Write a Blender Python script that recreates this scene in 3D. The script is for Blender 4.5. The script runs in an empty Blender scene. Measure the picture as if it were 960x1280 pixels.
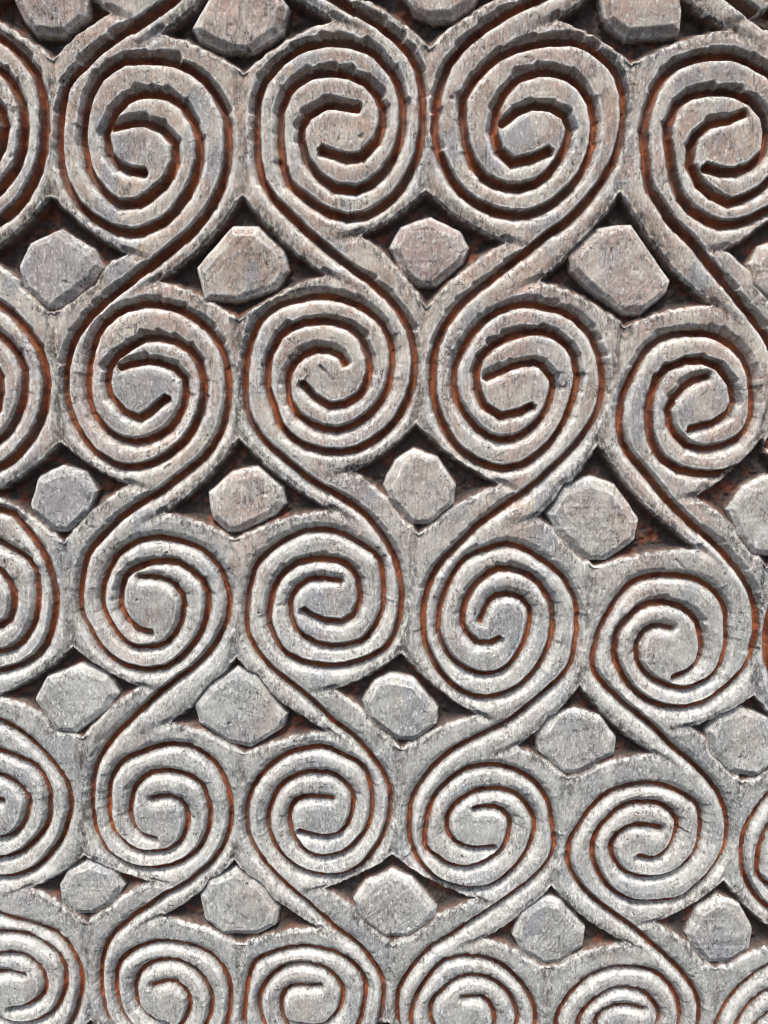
import bpy, math, random
import numpy as np

# ------------------------------------------------------------------ units
K = 0.0005            # one drawing unit of the carving = half a millimetre
ZC = 1.50             # height of the carving's drawing origin above the ground
DIST = 925.0          # camera distance in drawing units
TILT = math.radians(11.0)

scene = bpy.context.scene
col = scene.collection

# ------------------------------------------------------------------ camera
cd = bpy.data.cameras.new('camera')
cam = bpy.data.objects.new('camera', cd)
col.objects.link(cam)
cam.location = (0.0, -DIST * K, ZC)
cam.rotation_euler = (math.pi / 2 - TILT, 0, 0)
cd.sensor_fit = 'VERTICAL'
cd.sensor_height = 36.0
cd.lens = 36.0 * 925.0 / 1280.0
cd.clip_start = 0.01
cd.clip_end = 1000
scene.camera = cam

# ------------------------------------------------------------------ sky and sun
SUN_EL, SUN_AZ = math.radians(66), math.radians(12)   # high, in front of the board and a little to the left
scene.cycles.max_bounces = 5
scene.cycles.use_denoising = True
scene.cycles.filter_width = 1.05
scene.cycles.adaptive_threshold = 0.02
world = bpy.data.worlds.new('World')
scene.world = world
world.use_nodes = True
wn = world.node_tree
bg = wn.nodes['Background']
sky = wn.nodes.new('ShaderNodeTexSky')
sky.sky_type = 'NISHITA'
sky.sun_disc = False
sky.sun_elevation = SUN_EL
sky.sun_rotation = math.pi + SUN_AZ
sky.dust_density = 4.0
sky.air_density = 1.0
sky.ozone_density = 1.0
wn.links.new(sky.outputs['Color'], bg.inputs['Color'])
bg.inputs['Strength'].default_value = 0.062
sd = bpy.data.lights.new('sun', 'SUN')
sd.energy = 1.5
sd.angle = math.radians(16)
sd.color = (1.0, 0.96, 0.90)
sun = bpy.data.objects.new('sun', sd)
col.objects.link(sun)
sun.location = (-0.5, -2, 4)
# light travels from the sun direction towards the board
sun.rotation_euler = (math.pi / 2 - SUN_EL, 0, -SUN_AZ)
scene.view_settings.view_transform = 'Standard'
scene.view_settings.look = 'None'
scene.view_settings.exposure = 1.82
scene.view_settings.gamma = 1.0
scene.view_settings.use_curve_mapping = False

# ------------------------------------------------------------------ the carving's drawing
# centre lines of the scroll grooves (row, column of the volute they leave: points), the star-shaped
# recesses (four tips) and the outlines of the bosses, all in drawing units across and up the board
GROOVES = [
 ((-1, 0), [(-414.1,615.1),(-398.1,602.1),(-384.4,585.2),(-378.8,562.5),(-380.1,529.9),(-386.5,500.8),(-398.5,479.1),(-416.2,457.3),(-442.7,440.2),(-468.2,433.2),(-496.8,440.2),(-515.6,453.3),(-535.9,471.2),(-538.9,500.8),(-534.1,539.6),(-523.1,556.8),(-501.6,571.6),(-477.2,574.8),(-453.5,571.6),(-434.8,561.6),(-423.4,543.4),(-425.5,522.2),(-443.6,496.9),(-470.8,492.9),(-493.3,500.8)]),
 ((0, 0), [(-450.2,540.5),(-480.7,543.4),(-498.9,538.6),(-511.4,526.1),(-515.7,508.6),(-509.6,485.1),(-489.4,466.3),(-469.7,461.3),(-451.5,464.3),(-430.0,477.2),(-412.3,498.8),(-403.2,524.1),(-400.8,549.2),(-407.6,570.1),(-421.2,588.0),(-441.7,599.8),(-471.9,602.6),(-496.1,599.8),(-518.9,590.8),(-535.8,577.7),(-550.7,564.4),(-558.9,543.4),(-564.3,510.5),(-565.3,477.2),(-553.8,453.3),(-533.8,433.2),(-511.3,412.9),(-431.5,365.1),(-414.4,350.5),(-400.0,331.6),(-394.2,306.1),(-395.7,269.4),(-402.6,236.6),(-415.4,212.2),(-434.3,187.6),(-462.5,168.4),(-489.7,160.4),(-520.0,168.4),(-539.9,183.1),(-561.3,203.3),(-564.3,236.6),(-559.0,280.3),(-547.3,299.6),(-524.4,316.3),(-498.4,319.9),(-473.3,316.3),(-453.6,305.0),(-441.6,284.6),(-443.9,260.7),(-463.2,232.2),(-492.1,227.8),(-515.9,236.6)]),
 ((1, 0), [(-470.0,281.3),(-502.3,284.6),(-521.7,279.2),(-535.0,265.1),(-539.7,245.4),(-533.3,218.9),(-512.0,197.7),(-491.1,192.1),(-471.7,195.5),(-448.9,210.0),(-430.0,234.4),(-420.2,262.9),(-417.6,291.0),(-424.7,314.6),(-439.0,334.7),(-460.8,348.0),(-492.7,351.1),(-518.4,348.0),(-542.6,337.9),(-560.6,323.1),(-576.4,308.2),(-585.3,284.6),(-591.2,247.6),(-592.6,210.0),(-580.5,183.1),(-559.3,160.4),(-535.5,137.5),(-482.2,86.4),(-460.8,71.6),(-439.9,49.3),(-424.2,24.3),(-418.7,-0.9),(-419.1,-29.0),(-427.8,-60.1),(-444.8,-88.9),(-468.1,-112.7),(-496.2,-128.7),(-523.4,-134.6),(-554.9,-131.4),(-577.4,-119.3),(-593.9,-102.1),(-599.9,-75.7),(-604.9,-52.3),(-599.7,-21.3),(-591.1,-3.5),(-577.4,13.0),(-555.5,23.8),(-529.5,26.9),(-501.6,22.6),(-484.8,10.5),(-476.1,-6.0),(-476.8,-34.2),(-484.9,-54.9),(-500.9,-70.5),(-525.2,-77.0),(-542.8,-70.5),(-560.1,-49.7)]),
 ((2, 0), [(-505.2,-23.9),(-510.6,-13.7),(-530.6,-6.5),(-549.1,-9.8),(-566.0,-21.3),(-577.2,-39.3),(-580.3,-65.3),(-573.6,-86.2),(-556.5,-98.1),(-531.1,-107.4),(-509.5,-103.4),(-487.2,-91.5),(-469.9,-75.7),(-454.5,-52.3),(-445.9,-21.3),(-446.7,4.2),(-457.4,26.9),(-476.4,43.1),(-500.9,53.8),(-526.1,57.3),(-549.5,53.8),(-578.5,46.4),(-602.3,30.6),(-616.9,6.7),(-626.7,-18.8),(-633.3,-49.7),(-635.1,-83.6),(-626.3,-107.4),(-608.1,-131.4),(-584.0,-152.9),(-564.8,-171.4),(-484.4,-179.8),(-464.0,-200.0),(-448.7,-222.9),(-437.2,-248.6),(-432.1,-277.2),(-432.3,-308.8),(-438.3,-335.4),(-448.1,-359.5),(-465.1,-378.5),(-492.1,-392.1),(-518.5,-398.9),(-544.3,-398.9),(-572.0,-393.5),(-593.8,-381.2),(-605.4,-359.5),(-610.2,-335.4),(-604.5,-308.8),(-592.6,-282.5),(-578.2,-266.8),(-556.7,-254.3),(-529.0,-252.5),(-506.7,-255.6),(-492.8,-266.8),(-485.7,-285.1),(-486.2,-303.5),(-493.3,-324.7),(-506.9,-334.0),(-522.8,-339.4),(-547.4,-331.4),(-561.5,-320.7)]),
 ((3, 0), [(-510.6,-281.9),(-541.8,-278.5),(-557.4,-283.8),(-571.4,-295.6),(-579.8,-314.1),(-578.9,-340.7),(-565.7,-359.5),(-543.8,-370.3),(-520.9,-371.7),(-492.2,-366.3),(-475.5,-351.4),(-460.3,-324.7),(-455.9,-303.5),(-454.6,-274.6),(-458.5,-248.6),(-481.8,-230.6),(-505.4,-217.1),(-534.8,-213.2),(-555.1,-217.3),(-578.8,-228.1),(-606.0,-247.4),(-620.9,-266.8),(-630.4,-293.0),(-638.6,-324.7),(-640.5,-354.1),(-632.9,-375.8),(-616.6,-400.3),(-593.3,-422.3),(-569.9,-445.1),(-513.4,-473.1),(-485.9,-493.8),(-464.0,-519.8),(-444.9,-548.8),(-436.2,-575.4),(-437.2,-605.0),(-449.9,-643.1),(-468.8,-670.6),(-490.2,-692.8),(-519.4,-706.8),(-541.8,-708.2),(-572.1,-704.0),(-598.6,-691.5),(-618.6,-670.6),(-629.2,-643.1),(-628.8,-615.8),(-615.9,-586.1),(-601.5,-567.4),(-578.3,-554.1),(-553.4,-549.3),(-523.8,-552.0),(-506.0,-564.7),(-494.1,-583.4),(-496.1,-605.0),(-506.6,-629.4),(-521.6,-643.1),(-541.4,-647.2),(-563.2,-644.4),(-581.9,-639.0)]),
 ((4, 0), [(-527.4,-588.8),(-562.7,-586.6),(-582.3,-591.5),(-593.6,-607.7),(-596.6,-634.8),(-589.3,-656.8),(-571.7,-673.4),(-547.3,-678.9),(-516.1,-672.0),(-492.3,-654.0),(-473.8,-632.1),(-466.4,-610.4),(-464.1,-583.4),(-467.5,-559.4),(-479.0,-536.9),(-502.2,-523.8),(-528.0,-512.5),(-557.8,-513.8),(-582.6,-519.0),(-608.4,-532.9),(-635.6,-556.7),(-652.1,-580.7),(-662.5,-610.4),(-663.7,-643.1),(-652.2,-673.4),(-633.2,-701.2),(-603.1,-732.2),(-574.9,-758.1),(-483.0,-792.5),(-456.4,-821.6),(-444.5,-855.2),(-442.4,-884.9),(-450.3,-919.3),(-467.5,-958.5),(-496.2,-989.3),(-535.2,-1007.0),(-576.5,-1007.0),(-611.7,-984.9),(-629.8,-945.3),(-628.8,-902.1),(-609.9,-863.7),(-581.9,-840.4),(-559.4,-834.1),(-530.2,-834.1),(-506.3,-851.0),(-495.7,-876.4),(-499.8,-902.1),(-519.8,-919.3),(-550.0,-926.7)]),
 ((5, 0), [(-524.3,-868.7),(-555.0,-863.7),(-578.2,-876.4),(-588.2,-902.1),(-579.8,-928.0),(-555.7,-947.5),(-522.6,-950.6),(-489.6,-934.5),(-471.0,-902.1),(-465.3,-867.9),(-472.3,-838.3),(-495.6,-813.3),(-523.3,-798.7),(-555.8,-797.9),(-574.2,-800.8),(-600.8,-813.3),(-633.6,-846.8),(-654.1,-897.8),(-656.8,-954.1),(-639.8,-1002.6),(-603.2,-1047.4),(-561.3,-1083.8),(-456.1,-1105.3),(-444.2,-1140.5),(-442.2,-1171.6),(-450.0,-1207.7),(-467.2,-1248.7),(-495.8,-1281.0),(-534.8,-1299.6),(-575.9,-1299.6),(-611.1,-1276.4),(-629.1,-1234.9),(-628.1,-1189.6),(-609.3,-1149.3),(-581.3,-1125.0),(-558.9,-1118.4),(-529.8,-1118.4)]),
 ((6, 0), [(-495.3,-1096.5),(-522.9,-1081.3),(-555.3,-1080.4),(-573.6,-1083.5),(-600.3,-1096.5)]),
 ((-1, 1), [(-302.0,601.7),(-327.3,583.9),(-348.6,564.0),(-359.5,525.7),(-361.6,486.6),(-348.7,452.9),(-325.4,432.8),(-294.6,420.6),(-267.2,424.7),(-241.5,438.8),(-217.4,468.8),(-206.9,502.3),(-213.3,529.5),(-222.5,543.0),(-233.1,551.6),(-259.2,556.4),(-281.4,552.2),(-297.7,539.2),(-308.9,521.8),(-311.1,506.2),(-302.2,490.6),(-290.4,483.7),(-270.5,480.7)]),
 ((0, 1), [(-301.0,523.7),(-283.0,528.0),(-260.9,527.6),(-241.6,517.9),(-233.5,502.3),(-241.5,478.7),(-260.5,459.9),(-286.0,447.9),(-303.8,450.9),(-322.8,468.8),(-334.2,494.5),(-332.6,529.5),(-320.2,562.1),(-306.1,575.4),(-287.9,585.8),(-261.6,588.2),(-229.1,584.4),(-203.5,572.6),(-180.7,543.0),(-175.4,510.1),(-183.7,470.8),(-203.1,438.8),(-226.8,416.6),(-252.8,398.2),(-314.7,361.0),(-341.5,341.1),(-364.1,318.9),(-375.7,275.9),(-378.2,232.2),(-364.6,194.3),(-340.0,171.8),(-307.4,158.1),(-278.3,162.7),(-251.1,178.6),(-225.5,212.2),(-214.3,249.8),(-221.0,280.3),(-230.8,295.3),(-241.9,305.0),(-269.5,310.3),(-293.0,305.6),(-310.3,291.0),(-322.2,271.6),(-324.6,254.2),(-315.2,236.6),(-302.7,228.9),(-281.7,225.6)]),
 ((1, 1), [(-313.8,273.8),(-294.8,278.5),(-271.4,278.1),(-251.0,267.3),(-242.5,249.8),(-251.0,223.3),(-271.2,202.2),(-298.2,188.7),(-317.1,192.1),(-337.1,212.2),(-349.1,241.0),(-347.3,280.3),(-334.1,316.7),(-319.1,331.6),(-299.8,343.2),(-272.0,345.9),(-237.6,341.7),(-210.6,328.4),(-186.5,295.3),(-180.9,258.5),(-189.8,214.5),(-210.4,178.6),(-235.6,153.6),(-263.2,132.9),(-301.2,105.1),(-326.8,86.4),(-355.4,62.7),(-376.9,38.9),(-389.1,9.9),(-394.5,-26.8),(-390.7,-56.5),(-376.7,-86.7),(-358.1,-109.5),(-336.0,-121.0),(-315.8,-123.6),(-290.0,-117.2),(-263.7,-101.9),(-239.7,-76.6),(-225.5,-44.1),(-222.9,-14.5),(-228.1,7.5),(-244.5,25.7),(-266.3,34.8),(-288.4,36.0),(-308.7,26.9),(-329.4,12.3),(-339.1,-2.2),(-341.9,-24.3),(-333.3,-44.1),(-314.3,-60.3),(-299.1,-59.0),(-270.2,-36.6)]),
 ((2, 1), [(-325.3,0.2),(-297.5,8.2),(-277.8,6.3),(-260.7,0.2),(-248.8,-9.6),(-246.1,-29.2),(-250.9,-49.1),(-267.2,-72.8),(-290.7,-86.7),(-313.8,-91.2),(-336.1,-85.4),(-352.8,-71.5),(-365.2,-51.5),(-367.2,-21.8),(-361.6,12.3),(-351.0,38.9),(-336.1,58.0),(-320.7,67.5),(-300.7,74.6),(-273.8,75.3),(-247.2,68.7),(-225.8,55.6),(-207.0,36.5),(-195.8,9.9),(-192.7,-24.3),(-198.7,-61.5),(-209.8,-86.7),(-228.7,-112.0),(-255.2,-132.6),(-279.1,-150.6),(-312.9,-171.5),(-338.7,-189.1),(-360.0,-209.3),(-378.9,-229.8),(-390.8,-255.5),(-397.2,-289.4),(-397.0,-318.5),(-387.3,-342.5),(-373.8,-366.7),(-354.5,-384.4),(-332.0,-393.9),(-311.5,-395.3),(-288.1,-391.2),(-264.0,-372.1),(-244.9,-347.8),(-233.2,-315.8),(-230.9,-292.1),(-236.3,-273.7),(-248.2,-260.7),(-267.6,-247.8),(-292.6,-246.5),(-318.0,-253.5),(-336.4,-265.9),(-344.1,-286.8),(-344.4,-310.5),(-335.5,-329.1),(-321.0,-341.1),(-308.3,-342.5)]),
 ((3, 1), [(-318.9,-268.0),(-298.9,-268.5),(-279.1,-274.3),(-267.2,-286.8),(-263.1,-305.2),(-268.1,-329.1),(-283.5,-354.6),(-304.5,-364.0),(-330.1,-364.0),(-347.3,-353.2),(-360.0,-334.5),(-369.7,-310.5),(-367.7,-281.6),(-357.0,-255.5),(-341.8,-234.9),(-315.9,-219.5),(-288.3,-214.9),(-261.2,-220.8),(-234.4,-232.3),(-217.7,-250.4),(-207.4,-273.7),(-203.4,-300.0),(-208.4,-329.1),(-225.0,-361.3),(-249.4,-388.5),(-281.5,-413.1),(-308.7,-435.8),(-345.2,-470.8),(-368.3,-494.0),(-386.9,-520.0),(-398.5,-546.4),(-404.3,-575.6),(-406.7,-607.9),(-402.8,-637.8),(-390.2,-668.1),(-369.1,-684.7),(-347.3,-693.1),(-325.0,-694.5),(-299.9,-690.3),(-279.5,-680.6),(-258.8,-662.5),(-246.5,-635.1),(-242.8,-607.9),(-246.4,-581.0),(-254.1,-562.3),(-270.5,-551.1),(-294.4,-544.8),(-318.7,-546.9),(-339.0,-562.3),(-350.1,-583.6),(-354.1,-607.9),(-350.5,-626.9),(-341.5,-640.6),(-319.7,-647.4)]),
 ((4, 1), [(-321.0,-586.3),(-301.3,-582.3),(-284.5,-587.7),(-275.5,-602.5),(-275.4,-624.2),(-282.8,-648.8),(-301.0,-665.3),(-328.4,-669.5),(-348.1,-666.7),(-362.3,-657.0),(-376.0,-640.6),(-383.0,-618.7),(-381.6,-581.0),(-374.7,-551.7),(-356.2,-528.4),(-328.9,-515.9),(-297.0,-505.4),(-263.6,-509.1),(-242.6,-522.7),(-228.8,-538.4),(-216.7,-567.6),(-213.0,-597.1),(-215.5,-629.6),(-226.7,-662.5),(-247.7,-690.3),(-278.9,-718.3),(-309.8,-735.3),(-336.1,-755.5),(-371.5,-783.4),(-394.9,-808.3),(-408.0,-838.9),(-414.3,-875.6),(-414.3,-909.8),(-406.9,-944.5),(-379.5,-979.6),(-350.5,-994.3),(-315.6,-994.3),(-282.4,-979.6),(-261.2,-950.3),(-253.4,-915.6),(-258.4,-889.8),(-271.9,-864.2),(-297.8,-846.8),(-327.0,-846.8),(-349.7,-858.6),(-361.9,-878.4),(-364.8,-904.1),(-358.8,-927.1),(-340.1,-944.5),(-320.7,-950.9)]),
 ((5, 1), [(-336.7,-886.4),(-309.3,-879.5),(-295.2,-889.8),(-287.3,-904.1),(-287.3,-927.1),(-298.5,-953.2),(-319.1,-967.8),(-346.6,-970.7),(-368.2,-958.5),(-384.3,-938.7),(-392.2,-909.8),(-391.8,-875.6),(-383.0,-847.3),(-362.3,-828.3),(-337.4,-817.1),(-313.1,-814.9),(-286.7,-818.5),(-258.2,-830.5),(-239.6,-850.1),(-228.4,-875.6),(-226.1,-909.8),(-234.2,-958.5),(-250.5,-991.3),(-276.6,-1015.1),(-307.9,-1039.0),(-334.1,-1057.1),(-379.0,-1073.2),(-402.4,-1099.2)]),
 ((6, 1), [(-345.0,-1108.6),(-320.7,-1106.2),(-294.3,-1110.0)]),
 ((-1, 2), [(11.3,616.6),(28.7,603.6),(44.0,586.7),(52.0,564.0),(53.9,531.5),(50.5,502.3),(40.7,480.7),(25.2,458.9),(0.5,441.9),(-24.4,434.8),(-53.7,441.9),(-73.8,454.9),(-95.8,472.8),(-101.9,502.3),(-101.0,541.1),(-91.8,558.3),(-71.8,573.1),(-47.7,576.3),(-23.6,573.1),(-3.9,563.1),(9.2,544.9),(9.3,523.7),(-6.2,498.4),(-33.0,494.5),(-56.3,502.3)]),
 ((0, 2), [(-17.2,542.1),(-48.0,544.9),(-65.7,540.1),(-76.9,527.6),(-79.5,510.1),(-71.0,486.6),(-48.9,467.8),(-28.7,462.9),(-10.8,465.9),(9.4,478.7),(24.9,500.4),(31.4,525.7),(31.2,550.7),(22.3,571.6),(7.0,589.5),(-14.8,601.3),(-45.2,604.1),(-69.1,601.3),(-91.0,592.3),(-106.6,579.2),(-120.1,565.9),(-126.2,544.9),(-128.3,512.1),(-125.9,478.7),(-112.0,454.9),(-89.9,434.8),(-65.4,414.5),(0.0,377.6),(18.4,363.0),(34.6,344.2),(42.9,318.9),(44.9,282.4),(41.2,249.8),(30.8,225.6),(14.3,201.1),(-11.9,182.0),(-38.3,174.1),(-69.3,182.0),(-90.5,196.6),(-113.8,216.7),(-120.1,249.8),(-118.9,293.2),(-109.1,312.5),(-87.9,329.0),(-62.4,332.6),(-37.0,329.0),(-16.2,317.8),(-2.3,297.5),(-2.3,273.8),(-18.9,245.4),(-47.2,241.0),(-71.8,249.8)]),
 ((1, 2), [(-30.3,294.3),(-62.9,297.5),(-81.6,292.1),(-93.6,278.1),(-96.3,258.5),(-87.4,232.2),(-64.1,211.1),(-42.8,205.5),(-23.8,208.9),(-2.4,223.3),(14.1,247.6),(21.1,275.9),(20.9,303.9),(11.6,327.3),(-4.6,347.4),(-27.6,360.5),(-59.7,363.7),(-85.0,360.5),(-108.2,350.5),(-124.7,335.8),(-139.1,321.0),(-145.6,297.5),(-148.0,260.7),(-145.6,223.3),(-131.0,196.6),(-107.7,174.1),(-81.8,151.3),(-35.3,114.4),(-12.6,99.8),(10.3,77.8),(28.2,53.1),(36.1,28.2),(38.4,0.4),(32.6,-30.3),(18.4,-58.7),(-2.5,-82.2),(-28.9,-98.0),(-55.4,-103.9),(-87.0,-100.7),(-110.5,-88.8),(-128.5,-71.8),(-137.0,-45.7),(-144.1,-22.6),(-141.9,8.0),(-135.0,25.7),(-123.0,41.9),(-102.2,52.6),(-76.6,55.6),(-48.5,51.4),(-30.7,39.4),(-20.5,23.1),(-18.5,-4.7),(-24.6,-25.1),(-39.0,-40.6),(-62.6,-47.0),(-80.8,-40.6),(-99.9,-20.0)]),
 ((2, 2), [(-47.7,5.5),(-54.0,15.6),(-74.6,22.6),(-92.6,19.4),(-108.4,8.0),(-117.8,-9.8),(-118.5,-35.4),(-109.8,-56.1),(-91.7,-67.8),(-65.6,-77.0),(-44.5,-73.1),(-23.5,-61.3),(-7.7,-45.7),(5.3,-22.6),(10.9,8.0),(7.8,33.2),(-5.0,55.6),(-25.4,71.7),(-50.7,82.3),(-76.1,85.7),(-99.1,82.3),(-127.2,74.9),(-149.4,59.3),(-161.7,35.7),(-169.0,10.5),(-172.6,-20.0),(-171.2,-53.5),(-160.2,-77.0),(-139.9,-100.7),(-113.9,-122.0),(-93.1,-140.2),(-40.2,-171.5),(-18.1,-191.6),(-0.8,-214.4),(13.0,-240.0),(20.6,-268.5),(23.2,-300.0),(19.6,-326.5),(12.0,-350.5),(-3.3,-369.4),(-29.0,-383.0),(-54.8,-389.8),(-80.5,-389.8),(-108.7,-384.4),(-131.5,-372.1),(-145.0,-350.5),(-152.0,-326.5),(-148.7,-300.0),(-139.1,-273.7),(-126.1,-258.1),(-105.8,-245.7),(-78.3,-243.9),(-55.8,-247.0),(-40.9,-258.1),(-32.2,-276.3),(-31.1,-294.7),(-36.3,-315.8),(-49.0,-325.1),(-64.4,-330.5),(-89.6,-322.5),(-104.7,-311.8)]),
 ((3, 2), [(-57.4,-273.2),(-88.7,-269.8),(-103.9,-275.0),(-116.8,-286.8),(-123.5,-305.2),(-120.3,-331.8),(-105.5,-350.5),(-82.6,-361.3),(-59.6,-362.7),(-31.5,-357.3),(-16.1,-342.5),(-3.3,-315.8),(-0.8,-294.7),(-2.0,-265.9),(-8.3,-240.0),(-33.1,-222.1),(-57.9,-208.6),(-87.6,-204.8),(-107.5,-208.8),(-130.1,-219.5),(-155.6,-238.7),(-168.8,-258.1),(-175.9,-284.2),(-181.3,-315.8),(-180.6,-345.2),(-171.1,-366.7),(-152.6,-391.2),(-127.4,-413.1),(-102.0,-435.8),(-68.8,-470.8),(-42.7,-491.4),(-21.3,-517.4),(-2.1,-546.4),(7.7,-572.9),(8.9,-602.5),(0.4,-640.6),(-14.5,-668.1),(-31.9,-690.3),(-56.9,-704.3),(-76.9,-705.7),(-104.2,-701.5),(-128.8,-688.9),(-148.1,-668.1),(-159.7,-640.6),(-161.3,-613.3),(-151.9,-583.6),(-140.5,-564.9),(-120.7,-551.7),(-98.8,-546.9),(-72.3,-549.5),(-55.4,-562.3),(-43.5,-581.0),(-43.6,-602.5),(-51.2,-626.9),(-63.6,-640.6),(-80.9,-644.7),(-100.6,-641.9),(-117.7,-636.4)]),
 ((4, 2), [(-72.8,-586.3),(-104.4,-584.2),(-121.6,-589.0),(-130.5,-605.2),(-131.2,-632.4),(-123.0,-654.3),(-106.1,-670.8),(-83.9,-676.4),(-56.6,-669.5),(-36.6,-651.5),(-21.7,-629.6),(-16.8,-607.9),(-16.7,-581.0),(-21.5,-557.0),(-33.4,-534.5),(-55.0,-521.4),(-78.9,-510.1),(-105.4,-511.4),(-127.2,-516.6),(-149.2,-530.5),(-171.7,-554.3),(-184.6,-578.3),(-191.7,-607.9),(-190.4,-640.6),(-177.9,-670.8),(-158.9,-698.7),(-129.7,-729.6),(-102.7,-755.5),(-70.4,-791.7),(-41.6,-816.6),(-17.5,-847.3),(-2.9,-878.4),(-0.5,-909.8),(-7.9,-958.5),(-22.9,-982.5),(-53.0,-1003.2),(-88.1,-1009.1),(-123.0,-1003.2),(-152.6,-988.4),(-176.7,-958.5),(-184.3,-927.1),(-179.7,-898.3),(-166.8,-875.6),(-146.7,-856.3),(-122.2,-849.6),(-95.5,-853.5),(-76.2,-867.1),(-61.8,-889.8),(-60.8,-912.7),(-67.2,-932.9),(-84.7,-950.3),(-102.2,-954.7),(-124.4,-951.7),(-144.2,-948.8)]),
 ((5, 2), [(-93.6,-887.5),(-110.8,-888.1),(-130.4,-888.1),(-145.4,-898.3),(-150.7,-915.6),(-149.0,-944.5),(-132.4,-973.7),(-107.7,-985.4),(-77.8,-985.4),(-52.8,-976.6),(-37.7,-958.5),(-28.8,-915.6),(-27.4,-886.9),(-39.5,-858.6),(-61.2,-838.1),(-90.2,-825.5),(-116.8,-821.6),(-138.6,-824.4),(-165.6,-833.9),(-188.0,-850.1),(-198.8,-881.2),(-205.1,-921.3),(-207.7,-958.5),(-199.9,-985.4),(-178.4,-1015.1),(-149.1,-1045.0),(-129.3,-1063.1),(-89.8,-1086.9),(-61.1,-1113.1)]),
 ((-1, 3), [(137.5,629.1),(111.2,610.4),(89.7,589.4),(78.1,557.5),(75.0,522.9),(84.2,496.6),(102.4,469.9),(130.6,452.0),(166.4,444.1),(191.6,447.5),(218.7,463.2),(237.6,485.5),(249.8,514.1),(248.0,544.6),(235.7,566.0),(215.3,578.8),(185.7,582.0),(161.4,573.5),(143.7,551.0),(139.7,522.9),(151.7,501.0),(169.4,495.5),(200.2,506.5)]),
 ((0, 3), [(148.1,532.7),(162.6,543.5),(179.7,549.9),(197.0,549.9),(214.7,542.4),(222.8,529.4),(218.8,509.8),(204.9,487.7),(182.9,473.3),(165.3,471.0),(140.0,476.6),(119.4,492.1),(107.3,522.9),(106.5,557.5),(115.9,573.5),(141.0,594.7),(167.6,605.2),(199.1,610.0),(228.4,608.7),(253.5,597.8),(271.8,578.8),(280.9,553.2),(280.4,522.9),(270.0,489.9),(246.7,458.7),(222.6,436.2),(197.9,420.2),(125.3,385.9),(97.5,364.9),(74.7,341.3),(62.2,305.5),(58.8,266.7),(68.5,237.2),(87.6,207.2),(117.5,187.0),(155.4,178.2),(182.2,182.0),(211.0,199.7),(231.1,224.7),(244.0,256.9),(242.2,291.0),(229.2,315.1),(207.6,329.5),(176.3,333.0),(150.6,323.5),(131.8,298.3),(127.4,266.7),(140.0,242.1),(158.8,235.9),(191.5,248.3)]),
 ((1, 3), [(136.3,277.7),(151.7,289.8),(169.8,297.1),(188.1,297.1),(206.9,288.6),(215.5,274.0),(211.2,252.0),(196.4,227.2),(173.0,211.0),(154.4,208.5),(127.5,214.7),(105.8,232.2),(93.1,266.7),(92.3,305.5),(102.4,323.5),(129.0,347.2),(157.1,359.0),(190.5,364.4),(221.6,363.0),(248.1,350.8),(267.5,329.5),(277.0,300.7),(276.5,266.7),(265.4,229.7),(240.7,194.6),(215.0,169.2),(188.8,151.3),(131.2,105.1),(104.9,86.4),(83.3,62.7),(66.6,34.1),(60.8,5.1),(61.2,-29.2),(69.1,-59.0),(83.4,-86.7),(106.7,-109.5),(135.0,-122.3),(158.0,-124.8),(180.6,-117.2),(202.8,-99.3),(217.1,-79.1),(230.9,-51.5),(238.1,-19.4),(236.9,5.1),(230.0,19.6),(219.6,31.7),(196.9,43.2),(174.7,43.2),(147.9,34.1),(123.7,19.6),(114.7,0.2),(115.3,-24.3),(122.8,-44.1),(136.9,-56.5),(155.8,-59.0),(183.0,-46.6)]),
 ((2, 3), [(127.0,-12.0),(154.0,0.2),(173.6,6.3),(191.0,5.5),(203.8,-4.7),(209.5,-21.8),(207.7,-36.6),(198.6,-59.0),(181.6,-76.6),(159.3,-87.9),(136.5,-86.7),(116.0,-74.1),(97.9,-51.5),(87.5,-31.7),(87.0,-2.2),(96.4,22.0),(115.5,49.6),(139.5,68.0),(166.2,75.1),(185.8,74.6),(215.5,67.5),(240.7,53.2),(257.9,30.5),(268.0,2.6),(271.1,-29.2),(263.9,-59.0),(247.7,-86.7),(228.6,-109.5),(204.1,-132.6),(184.4,-150.6),(129.1,-192.5),(103.8,-216.3),(78.3,-243.1),(60.4,-272.8),(52.8,-305.7),(51.8,-339.0),(57.5,-367.1),(72.6,-395.5),(91.8,-418.4),(116.4,-432.8),(140.8,-435.2),(167.6,-427.1),(191.3,-409.8),(211.7,-381.2),(222.4,-350.2),(222.6,-322.3),(217.6,-300.2),(202.2,-275.5),(180.6,-261.4),(154.3,-256.0),(133.6,-264.1),(115.7,-283.7),(105.6,-305.7),(103.5,-330.6),(111.8,-347.4),(130.8,-360.0),(151.9,-351.6)]),
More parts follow.
